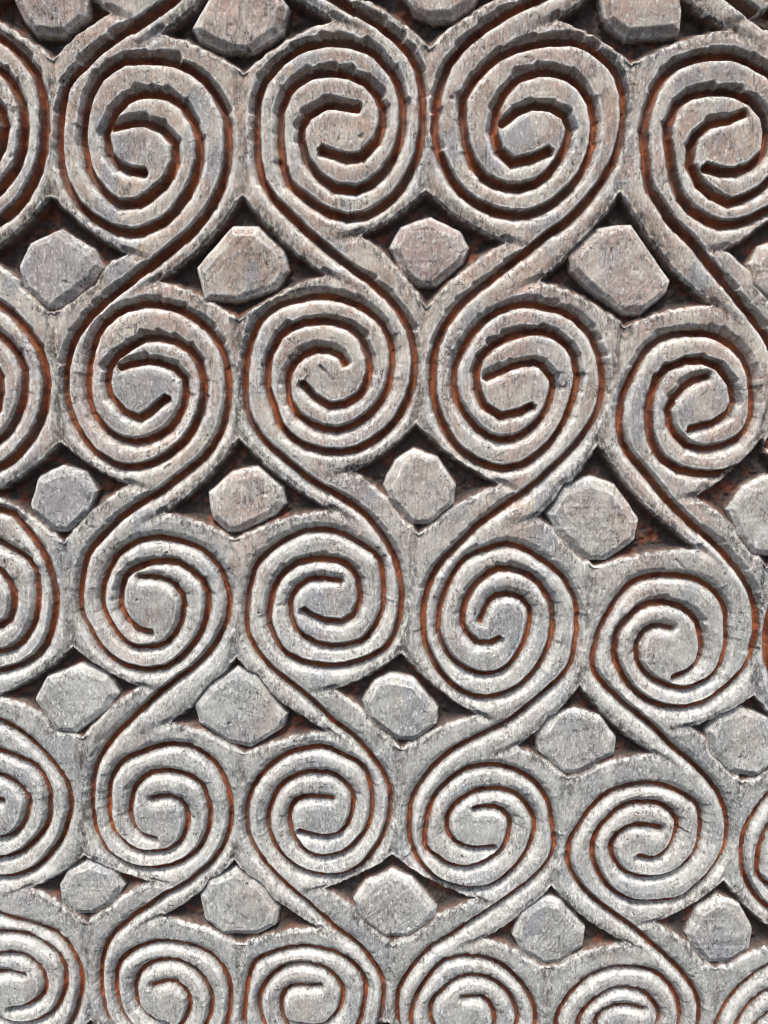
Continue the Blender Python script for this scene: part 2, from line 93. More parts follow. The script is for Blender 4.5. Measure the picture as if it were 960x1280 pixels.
 ((3, 3), [(127.3,-327.8),(133.5,-311.2),(142.3,-296.1),(160.6,-291.1),(181.9,-297.4),(191.8,-314.0),(190.3,-344.6),(179.3,-372.7),(161.2,-395.5),(134.5,-402.6),(110.2,-395.5),(88.4,-378.4),(74.6,-353.0),(71.6,-325.1),(77.7,-294.7),(90.4,-264.7),(104.4,-244.4),(127.6,-232.9),(155.9,-223.8),(182.1,-230.2),(206.2,-245.8),(230.5,-264.7),(247.6,-291.9),(255.7,-322.3),(254.7,-355.8),(249.6,-389.8),(226.7,-418.4),(195.4,-447.4),(169.0,-470.8),(104.6,-506.2),(78.5,-527.2),(57.1,-553.6),(40.4,-585.6),(35.7,-612.5),(35.9,-645.2),(43.5,-672.8),(58.6,-697.9),(78.8,-714.7),(103.9,-723.2),(128.9,-725.4),(151.4,-721.7),(168.5,-710.5),(185.3,-692.3),(201.8,-667.3),(210.5,-637.0),(207.2,-612.5),(191.6,-588.2),(176.6,-577.0),(149.7,-571.4),(127.9,-575.4),(106.3,-588.8),(91.9,-607.1),(87.3,-626.1),(92.6,-645.2),(107.6,-657.6),(129.9,-661.8),(153.4,-659.6)]),
 ((4, 3), [(126.1,-600.9),(148.0,-598.2),(167.8,-607.1),(176.2,-623.4),(173.9,-645.2),(164.7,-667.3),(142.9,-683.9),(115.8,-692.3),(93.3,-689.5),(73.3,-675.6),(58.3,-661.8),(58.0,-634.3),(62.5,-604.4),(74.4,-577.5),(93.5,-556.2),(115.0,-541.6),(141.4,-535.8),(165.7,-538.5),(190.2,-548.8),(212.7,-566.8),(228.4,-593.6),(234.6,-623.4),(239.9,-661.8),(229.8,-686.7),(208.5,-711.9),(174.5,-743.0),(147.4,-762.9),(122.7,-781.9),(98.9,-801.6),(71.2,-822.0),(46.0,-851.4),(25.7,-887.1),(19.4,-920.2),(22.1,-958.6),(34.1,-990.6),(57.9,-1018.7),(89.8,-1034.4),(124.1,-1034.4),(158.0,-1018.7),(183.5,-993.7),(195.4,-958.6),(197.3,-938.4),(186.0,-908.1),(164.6,-884.1),(143.7,-872.8),(120.6,-871.6),(100.3,-881.1),(80.0,-902.1),(68.7,-926.2),(72.9,-956.7),(88.9,-981.3),(112.6,-987.5),(136.0,-981.3)]),
 ((5, 3), [(116.2,-908.7),(139.4,-905.7),(155.3,-920.2),(163.8,-944.5),(159.4,-975.2),(141.7,-1000.0),(113.1,-1012.4),(84.1,-1009.3),(57.7,-993.7),(43.1,-969.0),(40.2,-938.4),(49.0,-905.1),(69.3,-869.2),(89.4,-846.1),(112.3,-839.0),(137.8,-839.0),(163.6,-849.0),(189.9,-872.2),(211.6,-902.1),(223.1,-932.3),(224.1,-958.6),(209.7,-993.7),(184.5,-1024.9),(148.5,-1059.7),(119.8,-1085.2),(85.1,-1113.1)]),
 ((-1, 4), [(438.2,629.1),(458.2,612.0),(476.8,593.1),(490.6,569.2),(497.7,540.2),(497.7,507.6),(487.2,484.4),(472.1,467.7),(454.7,458.5),(426.9,445.8),(398.7,442.4),(373.2,451.7),(352.6,471.0),(343.3,492.7),(334.5,533.7),(338.5,554.0),(355.9,567.6),(374.1,570.8),(396.3,570.5),(419.0,564.4),(435.3,549.9),(442.6,533.7),(442.7,514.1),(432.6,502.6),(412.8,494.4),(395.9,494.4),(378.5,499.0)]),
 ((0, 4), [(414.9,549.9),(398.8,543.5),(378.6,540.2),(364.7,528.9),(359.8,509.2),(366.1,491.0),(382.4,476.1),(406.2,464.3),(433.7,473.6),(451.6,487.7),(469.6,507.6),(474.6,530.5),(470.2,553.2),(454.8,575.6),(431.1,591.5),(402.4,602.9),(374.8,604.1),(342.4,597.0),(322.4,582.0),(313.7,562.8),(307.9,540.2),(310.5,517.4),(315.7,484.4),(328.4,466.0),(347.2,444.1),(371.8,423.7),(440.7,377.6),(462.0,358.3),(481.7,337.0),(496.4,310.2),(503.9,277.6),(504.0,240.7),(492.9,214.6),(476.8,195.7),(458.4,185.3),(428.9,171.0),(398.9,167.2),(371.7,177.7),(349.9,199.5),(340.1,224.0),(330.7,270.2),(335.0,293.0),(353.4,308.4),(372.7,312.0),(396.3,311.6),(420.4,304.8),(437.7,288.5),(445.4,270.2),(445.6,248.1),(434.9,235.2),(413.8,225.8),(395.8,225.8),(377.4,231.1)]),
 ((1, 4), [(416.0,288.5),(399.0,281.2),(377.6,277.6),(362.8,264.7),(357.6,242.6),(364.2,222.1),(381.6,205.2),(406.8,192.0),(436.0,202.4),(455.1,218.3),(474.2,240.7),(479.4,266.6),(474.8,292.1),(458.4,317.4),(433.2,335.3),(402.8,348.0),(373.5,349.5),(339.2,341.5),(318.0,324.6),(308.7,303.0),(302.5,277.6),(305.2,251.8),(310.7,214.6),(324.2,193.9),(344.1,169.1),(370.2,146.0),(431.6,76.9),(452.5,54.7),(471.7,30.1),(486.8,-5.1),(492.4,-38.7),(489.8,-77.1),(476.4,-105.2),(453.9,-120.5),(428.7,-130.3),(402.6,-131.4),(376.2,-127.0),(358.1,-118.3),(341.7,-100.9),(332.5,-77.1),(330.5,-47.2),(336.0,-19.7),(345.5,-3.0),(357.7,4.3),(378.5,9.1),(399.9,6.4),(417.7,-3.4),(427.4,-17.6),(434.6,-38.7),(426.8,-58.9),(406.2,-69.6),(383.0,-74.9)]),
 ((2, 4), [(399.2,-10.3),(380.5,-16.6),(368.6,-28.2),(358.0,-42.9),(356.0,-60.0),(363.9,-79.2),(382.5,-96.5),(404.5,-100.9),(430.0,-95.4),(448.4,-83.5),(458.4,-64.2),(458.2,-38.7),(452.2,-9.3),(439.3,15.7),(418.7,33.2),(397.0,40.8),(371.7,42.0),(348.8,38.3),(334.5,32.2),(320.7,18.8),(311.3,1.2),(300.2,-26.0),(295.4,-51.4),(297.2,-81.4),(307.2,-103.0),(330.6,-129.2),(354.2,-155.7),(378.1,-182.0),(428.8,-224.3),(448.9,-245.8),(469.4,-270.1),(485.4,-300.2),(492.5,-333.4),(491.2,-361.4),(483.2,-389.8),(464.0,-415.5),(438.9,-438.6),(415.3,-448.8),(391.0,-450.3),(363.5,-444.4),(337.9,-427.1),(317.4,-401.2),(307.8,-375.6),(308.7,-344.6),(320.8,-325.1),(338.2,-308.5),(364.2,-302.1),(391.1,-309.0),(410.9,-325.1),(419.1,-344.6),(422.5,-369.9),(413.6,-392.6),(387.8,-406.9)]),
 ((3, 4), [(380.0,-337.6),(361.1,-334.0),(345.7,-341.8),(337.5,-358.6),(337.7,-381.2),(349.7,-401.2),(372.3,-415.5),(399.9,-424.2),(426.2,-415.5),(446.3,-398.3),(454.3,-367.1),(453.2,-339.0),(447.9,-308.5),(431.4,-285.9),(406.5,-270.6),(377.3,-265.2),(348.6,-266.6),(325.5,-274.7),(308.3,-294.7),(296.4,-316.7),(284.7,-344.6),(279.7,-375.6),(282.5,-401.2),(302.6,-424.2),(331.3,-450.3),(363.0,-476.6),(392.4,-506.2),(421.9,-532.0),(447.9,-558.1),(466.1,-584.4),(478.0,-613.9),(480.9,-646.8),(474.1,-677.0),(457.3,-704.5),(440.0,-726.1),(419.3,-743.2),(389.5,-747.8),(356.4,-746.3),(331.0,-735.4),(310.6,-713.7),(298.3,-689.2),(294.3,-664.9),(298.4,-640.8),(310.7,-619.9),(328.3,-600.6),(351.8,-592.3),(378.7,-593.8),(398.2,-605.0),(410.3,-622.9),(409.1,-643.8),(397.4,-667.9),(379.2,-678.5),(357.2,-674.0)]),
 ((4, 4), [(386.7,-631.8),(351.4,-627.3),(330.5,-637.8),(320.8,-655.8),(321.9,-674.0),(334.0,-695.3),(353.8,-706.0),(381.3,-709.1),(408.0,-701.4),(428.4,-683.1),(441.4,-658.9),(443.0,-628.8),(437.9,-599.1),(420.6,-583.5),(393.0,-570.3),(365.9,-563.0),(339.5,-566.0),(313.5,-576.2),(290.7,-599.1),(275.9,-622.9),(262.5,-652.8),(259.8,-680.1),(269.3,-707.6),(289.8,-735.4),(318.7,-760.3),(347.6,-782.3),(377.0,-808.3),(417.7,-848.4),(447.7,-884.1),(464.4,-920.2),(465.7,-958.3),(456.3,-993.7),(430.5,-1022.8),(392.7,-1035.4),(353.8,-1031.2),(317.2,-1006.2),(290.6,-964.9),(289.6,-944.5),(305.5,-916.9),(328.5,-896.9),(352.2,-891.3),(380.3,-900.9),(398.8,-920.2),(407.1,-940.4),(398.4,-964.9),(371.7,-981.3),(347.0,-977.2)]),
 ((5, 4), [(382.1,-928.2),(354.0,-921.0),(336.9,-924.2),(320.3,-936.3),(314.6,-958.3),(330.3,-989.6),(359.5,-1010.3),(394.6,-1010.3),(424.6,-989.6),(437.9,-958.3),(435.3,-924.2),(420.9,-892.1),(398.7,-869.0),(370.6,-857.5),(336.4,-857.5),(306.3,-869.0),(280.1,-892.1),(261.1,-928.2),(255.6,-958.3),(264.1,-993.7),(290.4,-1031.2),(327.7,-1069.2),(343.2,-1098.9)]),
 ((-1, 5), [(547.9,620.3),(523.5,601.5),(504.0,580.3),(495.4,548.3),(495.7,513.6),(507.6,487.1),(528.4,460.4),(558.5,442.4),(595.1,434.4),(620.0,437.8),(645.6,453.6),(662.4,476.0),(671.8,504.8),(667.0,535.3),(652.6,556.9),(630.9,569.7),(600.9,572.9),(577.4,564.4),(561.9,541.8),(560.6,513.6),(574.8,491.6),(593.1,486.0),(622.9,497.1)]),
 ((0, 5), [(568.1,523.4),(581.5,534.2),(598.0,540.7),(615.4,540.7),(633.8,533.2),(643.2,520.1),(641.2,500.4),(629.4,478.3),(608.8,463.7),(591.4,461.5),(565.4,467.1),(543.3,482.7),(528.2,513.6),(523.9,548.3),(531.8,564.4),(554.9,585.6),(580.4,596.2),(611.6,601.0),(641.1,599.8),(667.3,588.8),(687.5,569.7),(699.1,544.0),(701.6,513.6),(694.4,480.5),(674.1,449.1),(652.2,426.5),(629.0,410.5),(556.0,375.9),(530.2,354.9),(509.6,331.2),(500.6,295.2),(500.9,256.2),(513.5,226.6),(535.6,196.5),(567.6,176.2),(606.4,167.3),(632.9,171.1),(660.0,188.9),(677.7,214.1),(687.6,246.4),(682.4,280.7),(667.0,304.9),(644.0,319.3),(612.2,322.9),(587.4,313.3),(571.0,288.0),(569.7,256.2),(584.8,231.5),(604.2,225.3),(635.8,237.7)]),
 ((1, 5), [(577.6,267.3),(591.8,279.5),(609.2,286.8),(627.6,286.8),(647.2,278.3),(657.2,263.6),(655.1,241.4),(642.7,216.6),(620.9,200.3),(602.5,197.7),(574.9,204.0),(551.4,221.6),(535.3,256.2),(530.7,295.2),(539.1,313.3),(563.5,337.1),(590.5,349.0),(623.4,354.4),(654.7,353.0),(682.5,340.7),(704.0,319.3),(716.4,290.4),(719.1,256.2),(711.7,219.1),(690.3,183.8),(667.0,158.3),(642.5,140.3),(561.5,81.7),(536.7,62.7),(517.3,38.9),(503.1,9.9),(499.9,-19.4),(503.5,-54.0),(514.2,-84.1),(531.1,-112.0),(556.5,-135.1),(586.1,-148.0),(609.5,-150.6),(631.6,-142.9),(652.2,-124.8),(664.7,-104.4),(676.1,-76.6),(680.4,-44.1),(676.9,-19.4),(668.6,-4.7),(657.0,7.5),(633.2,19.1),(610.9,19.1),(584.8,9.9),(561.8,-4.7),(554.6,-24.3),(557.4,-49.1),(566.7,-69.0),(582.1,-81.6),(601.3,-84.1),(627.5,-71.5)]),
 ((2, 5), [(568.0,-36.6),(594.0,-24.3),(613.2,-18.2),(630.7,-18.9),(644.6,-29.2),(651.9,-46.6),(651.4,-61.5),(644.3,-84.1),(628.9,-101.9),(607.5,-113.3),(584.4,-112.0),(562.7,-99.3),(542.4,-76.6),(530.1,-56.5),(526.9,-26.8),(534.1,-2.2),(550.8,25.7),(573.3,44.1),(599.5,51.3),(619.2,50.8),(649.6,43.7),(676.3,29.3),(695.6,6.3),(708.4,-21.8),(714.4,-54.0),(710.0,-84.1),(696.2,-112.0),(679.1,-135.1),(656.6,-158.4),(638.4,-176.7),(574.5,-221.1),(551.2,-245.2),(527.9,-272.3),(512.5,-302.4),(507.9,-335.6),(509.9,-369.3),(518.0,-397.7),(535.8,-426.5),(557.1,-449.7),(583.2,-464.3),(608.0,-466.6),(634.2,-458.4),(656.5,-441.0),(674.5,-412.1),(682.5,-380.7),(680.1,-352.4),(673.2,-330.1),(655.4,-305.1),(632.5,-290.9),(605.5,-285.4),(585.4,-293.6),(569.2,-313.4),(561.0,-335.6),(561.1,-360.9),(571.0,-377.8),(591.2,-390.6),(611.6,-382.1)]),
 ((3, 5), [(584.8,-358.1),(589.5,-341.2),(597.1,-325.9),(615.0,-320.9),(637.0,-327.3),(648.4,-344.0),(649.6,-375.0),(641.1,-403.5),(625.0,-426.5),(598.8,-433.7),(573.6,-426.5),(550.2,-409.2),(534.1,-383.5),(528.5,-355.2),(532.0,-324.5),(542.0,-294.1),(554.3,-273.6),(576.6,-262.0),(604.3,-252.8),(631.2,-259.3),(656.8,-275.0),(683.0,-294.1),(702.6,-321.7),(713.4,-352.4),(715.4,-386.3),(713.4,-420.7),(692.9,-449.7),(664.0,-479.0),(639.5,-502.7),(564.9,-550.7),(540.4,-571.9),(521.1,-598.8),(507.0,-631.3),(504.6,-658.8),(507.7,-692.0),(517.8,-720.1),(535.2,-745.6),(557.0,-762.7),(583.1,-771.3),(608.5,-773.6),(630.8,-769.9),(647.1,-758.4),(662.5,-739.9),(676.9,-714.5),(683.1,-683.7),(677.5,-658.8),(659.7,-634.1),(643.6,-622.6),(616.0,-616.9),(594.4,-621.0),(573.7,-634.6),(560.9,-653.3),(557.9,-672.6),(564.8,-692.0),(581.1,-704.6),(604.0,-708.8),(627.4,-706.6)]),
 ((4, 5), [(594.7,-646.9),(616.6,-644.2),(637.4,-653.3),(647.2,-669.8),(646.9,-692.0),(639.5,-714.5),(618.9,-731.4),(592.3,-739.9),(569.5,-737.1),(548.0,-722.9),(531.7,-708.8),(529.0,-680.9),(531.0,-650.5),(540.6,-623.2),(558.0,-601.5),(578.4,-586.7),(604.6,-580.8),(629.2,-583.4),(654.9,-593.9),(679.1,-612.3),(697.3,-639.5),(706.1,-669.8),(714.9,-708.8),(706.9,-734.2),(687.5,-759.8),(656.0,-791.5),(630.4,-811.8),(607.1,-831.1),(562.7,-852.5),(536.6,-873.3),(513.6,-903.2),(496.1,-939.5),(492.4,-973.2),(498.4,-1012.3),(513.1,-1045.0),(539.5,-1073.6),(573.0,-1089.6),(607.6,-1089.6),(640.5,-1073.6),(664.2,-1048.2),(673.3,-1012.3),(673.5,-991.8),(659.5,-960.9),(636.0,-936.5),(614.0,-924.9),(590.5,-923.7),(570.8,-933.4),(552.1,-954.8),(542.6,-979.4),(549.5,-1010.5),(567.7,-1035.5),(592.1,-1041.8),(615.2,-1035.5)]),
 ((5, 5), [(589.2,-961.5),(612.3,-958.5),(629.6,-973.2),(640.1,-998.0),(638.3,-1029.2),(622.5,-1054.5),(594.7,-1067.2),(565.2,-1064.0),(537.2,-1048.2),(520.4,-1023.0),(515.0,-991.8),(521.1,-957.9),(538.5,-921.3),(556.9,-897.8),(579.4,-890.6),(605.1,-890.6),(632.0,-900.8),(660.5,-924.3),(684.9,-954.8),(699.0,-985.6),(702.2,-1012.3),(690.7,-1048.2),(667.8,-1080.0),(634.3,-1115.3)]),
]
RECESSES = [
 [(-376.4,465.3),(-304.4,392.7),(-378.0,343.5),(-463.7,393.5)],
 [(-159.6,461.4),(-52.3,386.2),(-161.7,329.3),(-257.9,371.5)],
 [(57.5,469.2),(143.5,412.1),(50.9,355.1),(-31.4,409.7)],
 [(279.0,465.3),(396.1,374.8),(282.7,338.5),(191.2,386.2)],
 [(496.4,461.4),(606.7,369.1),(510.9,336.0),(414.6,389.5)],
 [(-392.8,203.1),(-303.4,134.1),(-401.0,62.9),(-484.9,131.4)],
 [(-166.3,203.1),(-65.2,108.5),(-176.6,55.4),(-275.7,102.0)],
 [(49.8,207.5),(150.3,146.8),(51.3,69.5),(-32.3,155.8)],
 [(278.8,207.5),(403.0,73.2),(293.5,47.9),(182.5,102.0)],
 [(475.5,194.3),(609.1,71.4),(489.9,55.4),(402.2,138.6)],
 [(-405.9,-88.1),(-318.7,-145.8),(-413.2,-223.8),(-505.0,-157.1)],
 [(-181.8,-83.1),(-61.1,-179.8),(-192.0,-218.5),(-285.4,-182.9)],
 [(39.8,-65.3),(151.8,-145.8),(44.1,-213.2),(-43.3,-128.5)],
 [(268.1,-90.1),(411.8,-232.2),(271.1,-256.7),(190.8,-188.1)],
 [(474.4,-83.1),(602.3,-232.2),(496.5,-255.7),(392.8,-161.2)],
 [(-411.8,-360.5),(-322.6,-419.2),(-408.7,-496.8),(-524.8,-432.9)],
 [(-196.9,-373.9),(-70.3,-486.2),(-190.5,-519.2),(-293.4,-471.0)],
 [(23.3,-368.3),(131.3,-460.6),(21.8,-513.3),(-71.6,-422.6)],
 [(261.4,-413.5),(372.3,-518.0),(252.2,-556.2),(175.9,-506.2)],
 [(497.5,-428.3),(604.8,-523.9),(491.7,-562.2),(410.4,-476.9)],
 [(-421.1,-670.4),(-321.6,-712.1),(-425.5,-785.7),(-506.6,-723.6)],
 [(-210.8,-676.7),(-85.8,-789.6),(-207.1,-818.5),(-325.2,-772.6)],
 [(11.2,-667.9),(136.2,-741.5),(11.5,-819.9),(-90.5,-723.6)],
 [(237.2,-717.2),(354.1,-814.6),(237.5,-857.2),(137.8,-806.7)],
 [(481.5,-708.3),(591.8,-811.9),(481.1,-861.2),(382.7,-779.1)],
 [(-432.8,-943.0),(-328.4,-989.1),(-437.7,-1070.3),(-522.8,-1001.7)],
 [(-216.7,-950.0),(-85.4,-1074.7),(-212.9,-1106.7),(-337.0,-1055.9)],
 [(4.7,-944.4),(136.0,-1025.8),(4.8,-1112.5),(-102.3,-1006.0)],
 [(237.9,-1007.4),(361.1,-1115.5),(238.2,-1162.8),(133.1,-1106.7)],
 [(490.9,-1003.1),(607.4,-1118.4),(490.7,-1173.3),(386.7,-1081.9)],
]
BOSSES = [
 [(-416.8,413.7),(-407.5,387.8),(-395.3,374.0),(-361.9,372.3),(-337.9,391.1),(-333.1,417.7),(-347.6,437.7),(-391.8,441.6)],
 [(-214.1,378.9),(-208.3,368.2),(-181.6,356.7),(-148.9,356.7),(-117.5,375.6),(-110.6,399.2),(-125.3,420.1),(-188.0,417.7)],
 [(22.4,415.3),(37.8,395.9),(58.6,387.0),(79.3,387.8),(98.9,401.6),(107.5,417.7),(89.1,437.7),(40.1,437.7)],
 [(243.3,421.7),(250.3,393.5),(257.2,383.8),(278.0,369.1),(333.0,372.3),(333.4,401.6),(321.5,429.7),(267.4,437.7)],
 [(462.4,405.6),(473.7,425.7),(508.5,433.7),(542.3,413.7),(549.8,389.5),(525.2,369.1),(489.0,369.1),(469.1,385.4)],
 [(-436.6,117.7),(-423.6,144.1),(-384.3,158.5),(-350.7,138.6),(-340.8,117.7),(-353.6,100.2),(-391.4,74.2),(-406.1,71.4),(-432.8,96.5)],
 [(-221.1,117.7),(-178.2,163.9),(-151.6,163.9),(-123.8,140.5),(-117.8,114.9),(-131.8,94.6),(-173.7,81.6),(-214.1,83.5)],
 [(10.5,140.5),(21.8,162.1),(56.8,172.9),(88.2,158.5),(98.1,140.5),(90.9,122.2),(62.5,99.3),(41.3,99.3),(19.1,120.4)],
 [(224.3,131.4),(254.2,160.3),(293.8,163.9),(340.9,103.9),(337.1,89.1),(309.8,65.8),(280.7,66.7),(255.2,90.0),(231.3,105.7)],
 [(441.9,122.2),(452.5,140.5),(480.1,149.5),(510.2,135.9),(519.9,108.5),(506.1,85.4),(473.1,77.9),(449.8,99.3)],
 [(-449.3,-169.4),(-437.2,-136.6),(-408.0,-124.4),(-380.3,-131.5),(-367.9,-154.0),(-379.0,-179.8),(-404.3,-203.8),(-424.8,-203.8),(-445.6,-185.0)],
 [(-221.1,-157.1),(-191.7,-131.5),(-161.2,-124.4),(-131.7,-150.9),(-129.1,-169.4),(-142.8,-185.0),(-184.3,-204.8),(-199.7,-204.8),(-217.4,-188.1)],
 [(2.0,-146.8),(15.1,-116.3),(37.1,-103.2),(65.3,-113.3),(88.1,-148.9),(86.4,-169.4),(56.2,-195.4),(33.7,-193.3),(10.2,-167.4)],
 [(212.1,-185.0),(232.8,-148.9),(262.7,-138.6),(293.6,-148.9),(323.6,-190.2),(320.2,-216.4),(288.8,-240.7),(257.8,-240.7),(227.7,-213.2)],
 [(443.1,-179.8),(460.8,-150.9),(484.7,-136.6),(520.8,-143.7),(539.9,-179.8),(534.2,-221.7),(510.2,-237.5),(478.9,-234.4),(455.7,-205.9)],
 [(-466.5,-439.8),(-447.6,-407.8),(-403.7,-391.9),(-372.8,-405.5),(-360.9,-432.9),(-370.5,-447.9),(-416.3,-482.7),(-443.0,-479.2)],
 [(-252.4,-447.9),(-224.1,-413.5),(-196.7,-396.5),(-170.5,-407.8),(-134.5,-459.4),(-140.4,-476.9),(-184.6,-505.0),(-209.4,-500.3),(-248.1,-471.0)],
 [(-25.7,-442.1),(-12.8,-416.9),(10.7,-405.5),(37.3,-410.1),(69.9,-453.6),(70.1,-471.0),(37.9,-496.8),(18.4,-496.8),(-19.4,-465.2)],
 [(210.1,-490.9),(226.3,-465.2),(258.2,-455.9),(291.0,-465.2),(312.1,-494.4),(312.4,-518.0),(268.1,-545.4),(248.4,-545.4),(214.3,-514.5)],
 [(441.6,-488.5),(452.6,-465.2),(483.8,-453.6),(517.2,-465.2),(539.6,-494.4),(534.0,-523.9),(509.2,-550.2),(481.4,-545.4),(449.2,-514.5)],
 [(-458.0,-723.6),(-444.6,-698.1),(-415.5,-685.5),(-385.0,-698.1),(-373.2,-723.6),(-386.1,-746.7),(-419.6,-768.7),(-438.8,-766.1),(-457.7,-746.7)],
 [(-258.6,-740.2),(-242.7,-714.6),(-208.2,-698.1),(-180.6,-714.6),(-152.5,-759.6),(-156.6,-783.0),(-183.4,-798.8),(-229.3,-798.8),(-253.4,-775.2)],
 [(-39.7,-746.7),(-22.6,-718.5),(11.3,-701.9),(39.5,-714.6),(71.7,-757.0),(68.5,-772.6),(34.4,-801.4),(5.7,-801.4),(-31.9,-770.0)],
 [(189.4,-805.3),(199.4,-766.1),(227.0,-742.8),(249.8,-746.7),(286.3,-792.2),(284.2,-818.5),(254.3,-845.1),(231.3,-847.8),(201.7,-829.2)],
 [(439.3,-801.4),(449.8,-762.2),(476.6,-742.8),(506.0,-753.1),(526.7,-792.2),(526.4,-825.2),(497.3,-847.8),(468.2,-845.1),(451.5,-825.2)],
 [(-471.7,-1001.7),(-457.6,-973.6),(-427.0,-959.7),(-394.9,-973.6),(-382.6,-1001.7),(-396.3,-1027.3),(-431.5,-1051.6),(-451.6,-1048.7),(-471.4,-1027.3)],
 [(-267.0,-1020.1),(-250.3,-991.9),(-214.0,-973.6),(-185.1,-991.9),(-155.5,-1041.5),(-159.8,-1067.4),(-188.0,-1084.8),(-236.3,-1084.8),(-261.6,-1058.8)],
 [(-49.0,-1031.5),(-30.9,-1000.3),(4.7,-982.0),(34.4,-996.1),(68.2,-1043.0),(64.8,-1060.2),(29.0,-1092.1),(-1.2,-1092.1),(-40.8,-1057.3)],
 [(187.5,-1105.2),(198.1,-1061.7),(227.1,-1035.8),(251.2,-1040.1),(289.6,-1090.6),(287.4,-1119.9),(255.9,-1149.4),(231.7,-1152.4),(200.5,-1131.7)],
 [(446.5,-1106.7),(457.6,-1063.1),(485.8,-1041.5),(516.7,-1053.0),(538.7,-1096.5),(538.4,-1133.2),(507.8,-1158.4),(477.0,-1155.4),(459.4,-1133.2)],
]
VOLUTES = [   # row and column, centre, radius of the eye, outer radius
 ((1, 1), (-287.3,254.6), 38.6, 98.3),
 ((1, 2), (-51.6,271.9), 48.0, 97.1),
 ((1, 3), (175.7,278.2), 44.8, 103.5),
 ((1, 4), (403.8,251.0), 42.6, 100.0),
 ((2, 1), (-293.9,-21.3), 46.0, 102.9),
 ((2, 2), (-68.9,-9.0), 43.2, 102.2),
 ((2, 3), (162.3,-18.5), 46.4, 106.3),
 ((2, 4), (393.1,-43.0), 41.3, 97.3),
 ((3, 1), (-304.5,-302.1), 42.0, 97.2),
 ((3, 2), (-75.7,-305.5), 43.3, 101.7),
 ((3, 3), (147.6,-317.3), 45.1, 103.0),
 ((3, 4), (376.6,-360.7), 48.0, 99.8),
 ((4, 1), (-314.3,-608.0), 42.2, 102.5),
 ((4, 2), (-86.6,-619.7), 46.2, 105.8),
 ((4, 3), (130.8,-633.4), 45.0, 101.4),
 ((4, 4), (366.6,-651.0), 48.2, 106.0),
 ((5, 1), (-324.5,-908.8), 41.9, 100.8),
 ((5, 2), (-106.4,-923.8), 45.2, 105.6),
 ((5, 3), (114.1,-946.1), 49.6, 106.8),
 ((5, 4), (361.5,-947.7), 46.3, 104.8),
 ((1, 0), (-493.5,258.8), 48.9, 95.4),
 ((2, 0), (-527.9,-38.5), 41.8, 99.9),
 ((3, 0), (-531.9,-314.3), 41.8, 100.3),
 ((4, 0), (-545.7,-622.1), 49.0, 109.8),
 ((5, 0), (-539.9,-890.1), 50.7, 111.8),
 ((1, 5), (617.0,267.8), 45.3, 102.6),
 ((2, 5), (604.1,-43.1), 44.9, 103.8),
 ((3, 5), (604.2,-347.4), 44.9, 105.2),
 ((4, 5), (602.4,-680.0), 45.5, 100.3),
 ((5, 5), (590.2,-999.7), 50.8, 109.6),
 ((0, 0), (-472.3,520.5), 45.9, 87.6),
 ((0, 1), (-275.9,506.6), 36.2, 89.7),
 ((0, 2), (-37.3,522.1), 45.2, 89.8),
 ((0, 3), (185.2,533.1), 40.9, 96.3),
 ((0, 4), (403.4,516.7), 40.0, 92.0),
 ((0, 5), (605.2,523.8), 41.3, 95.6),
]
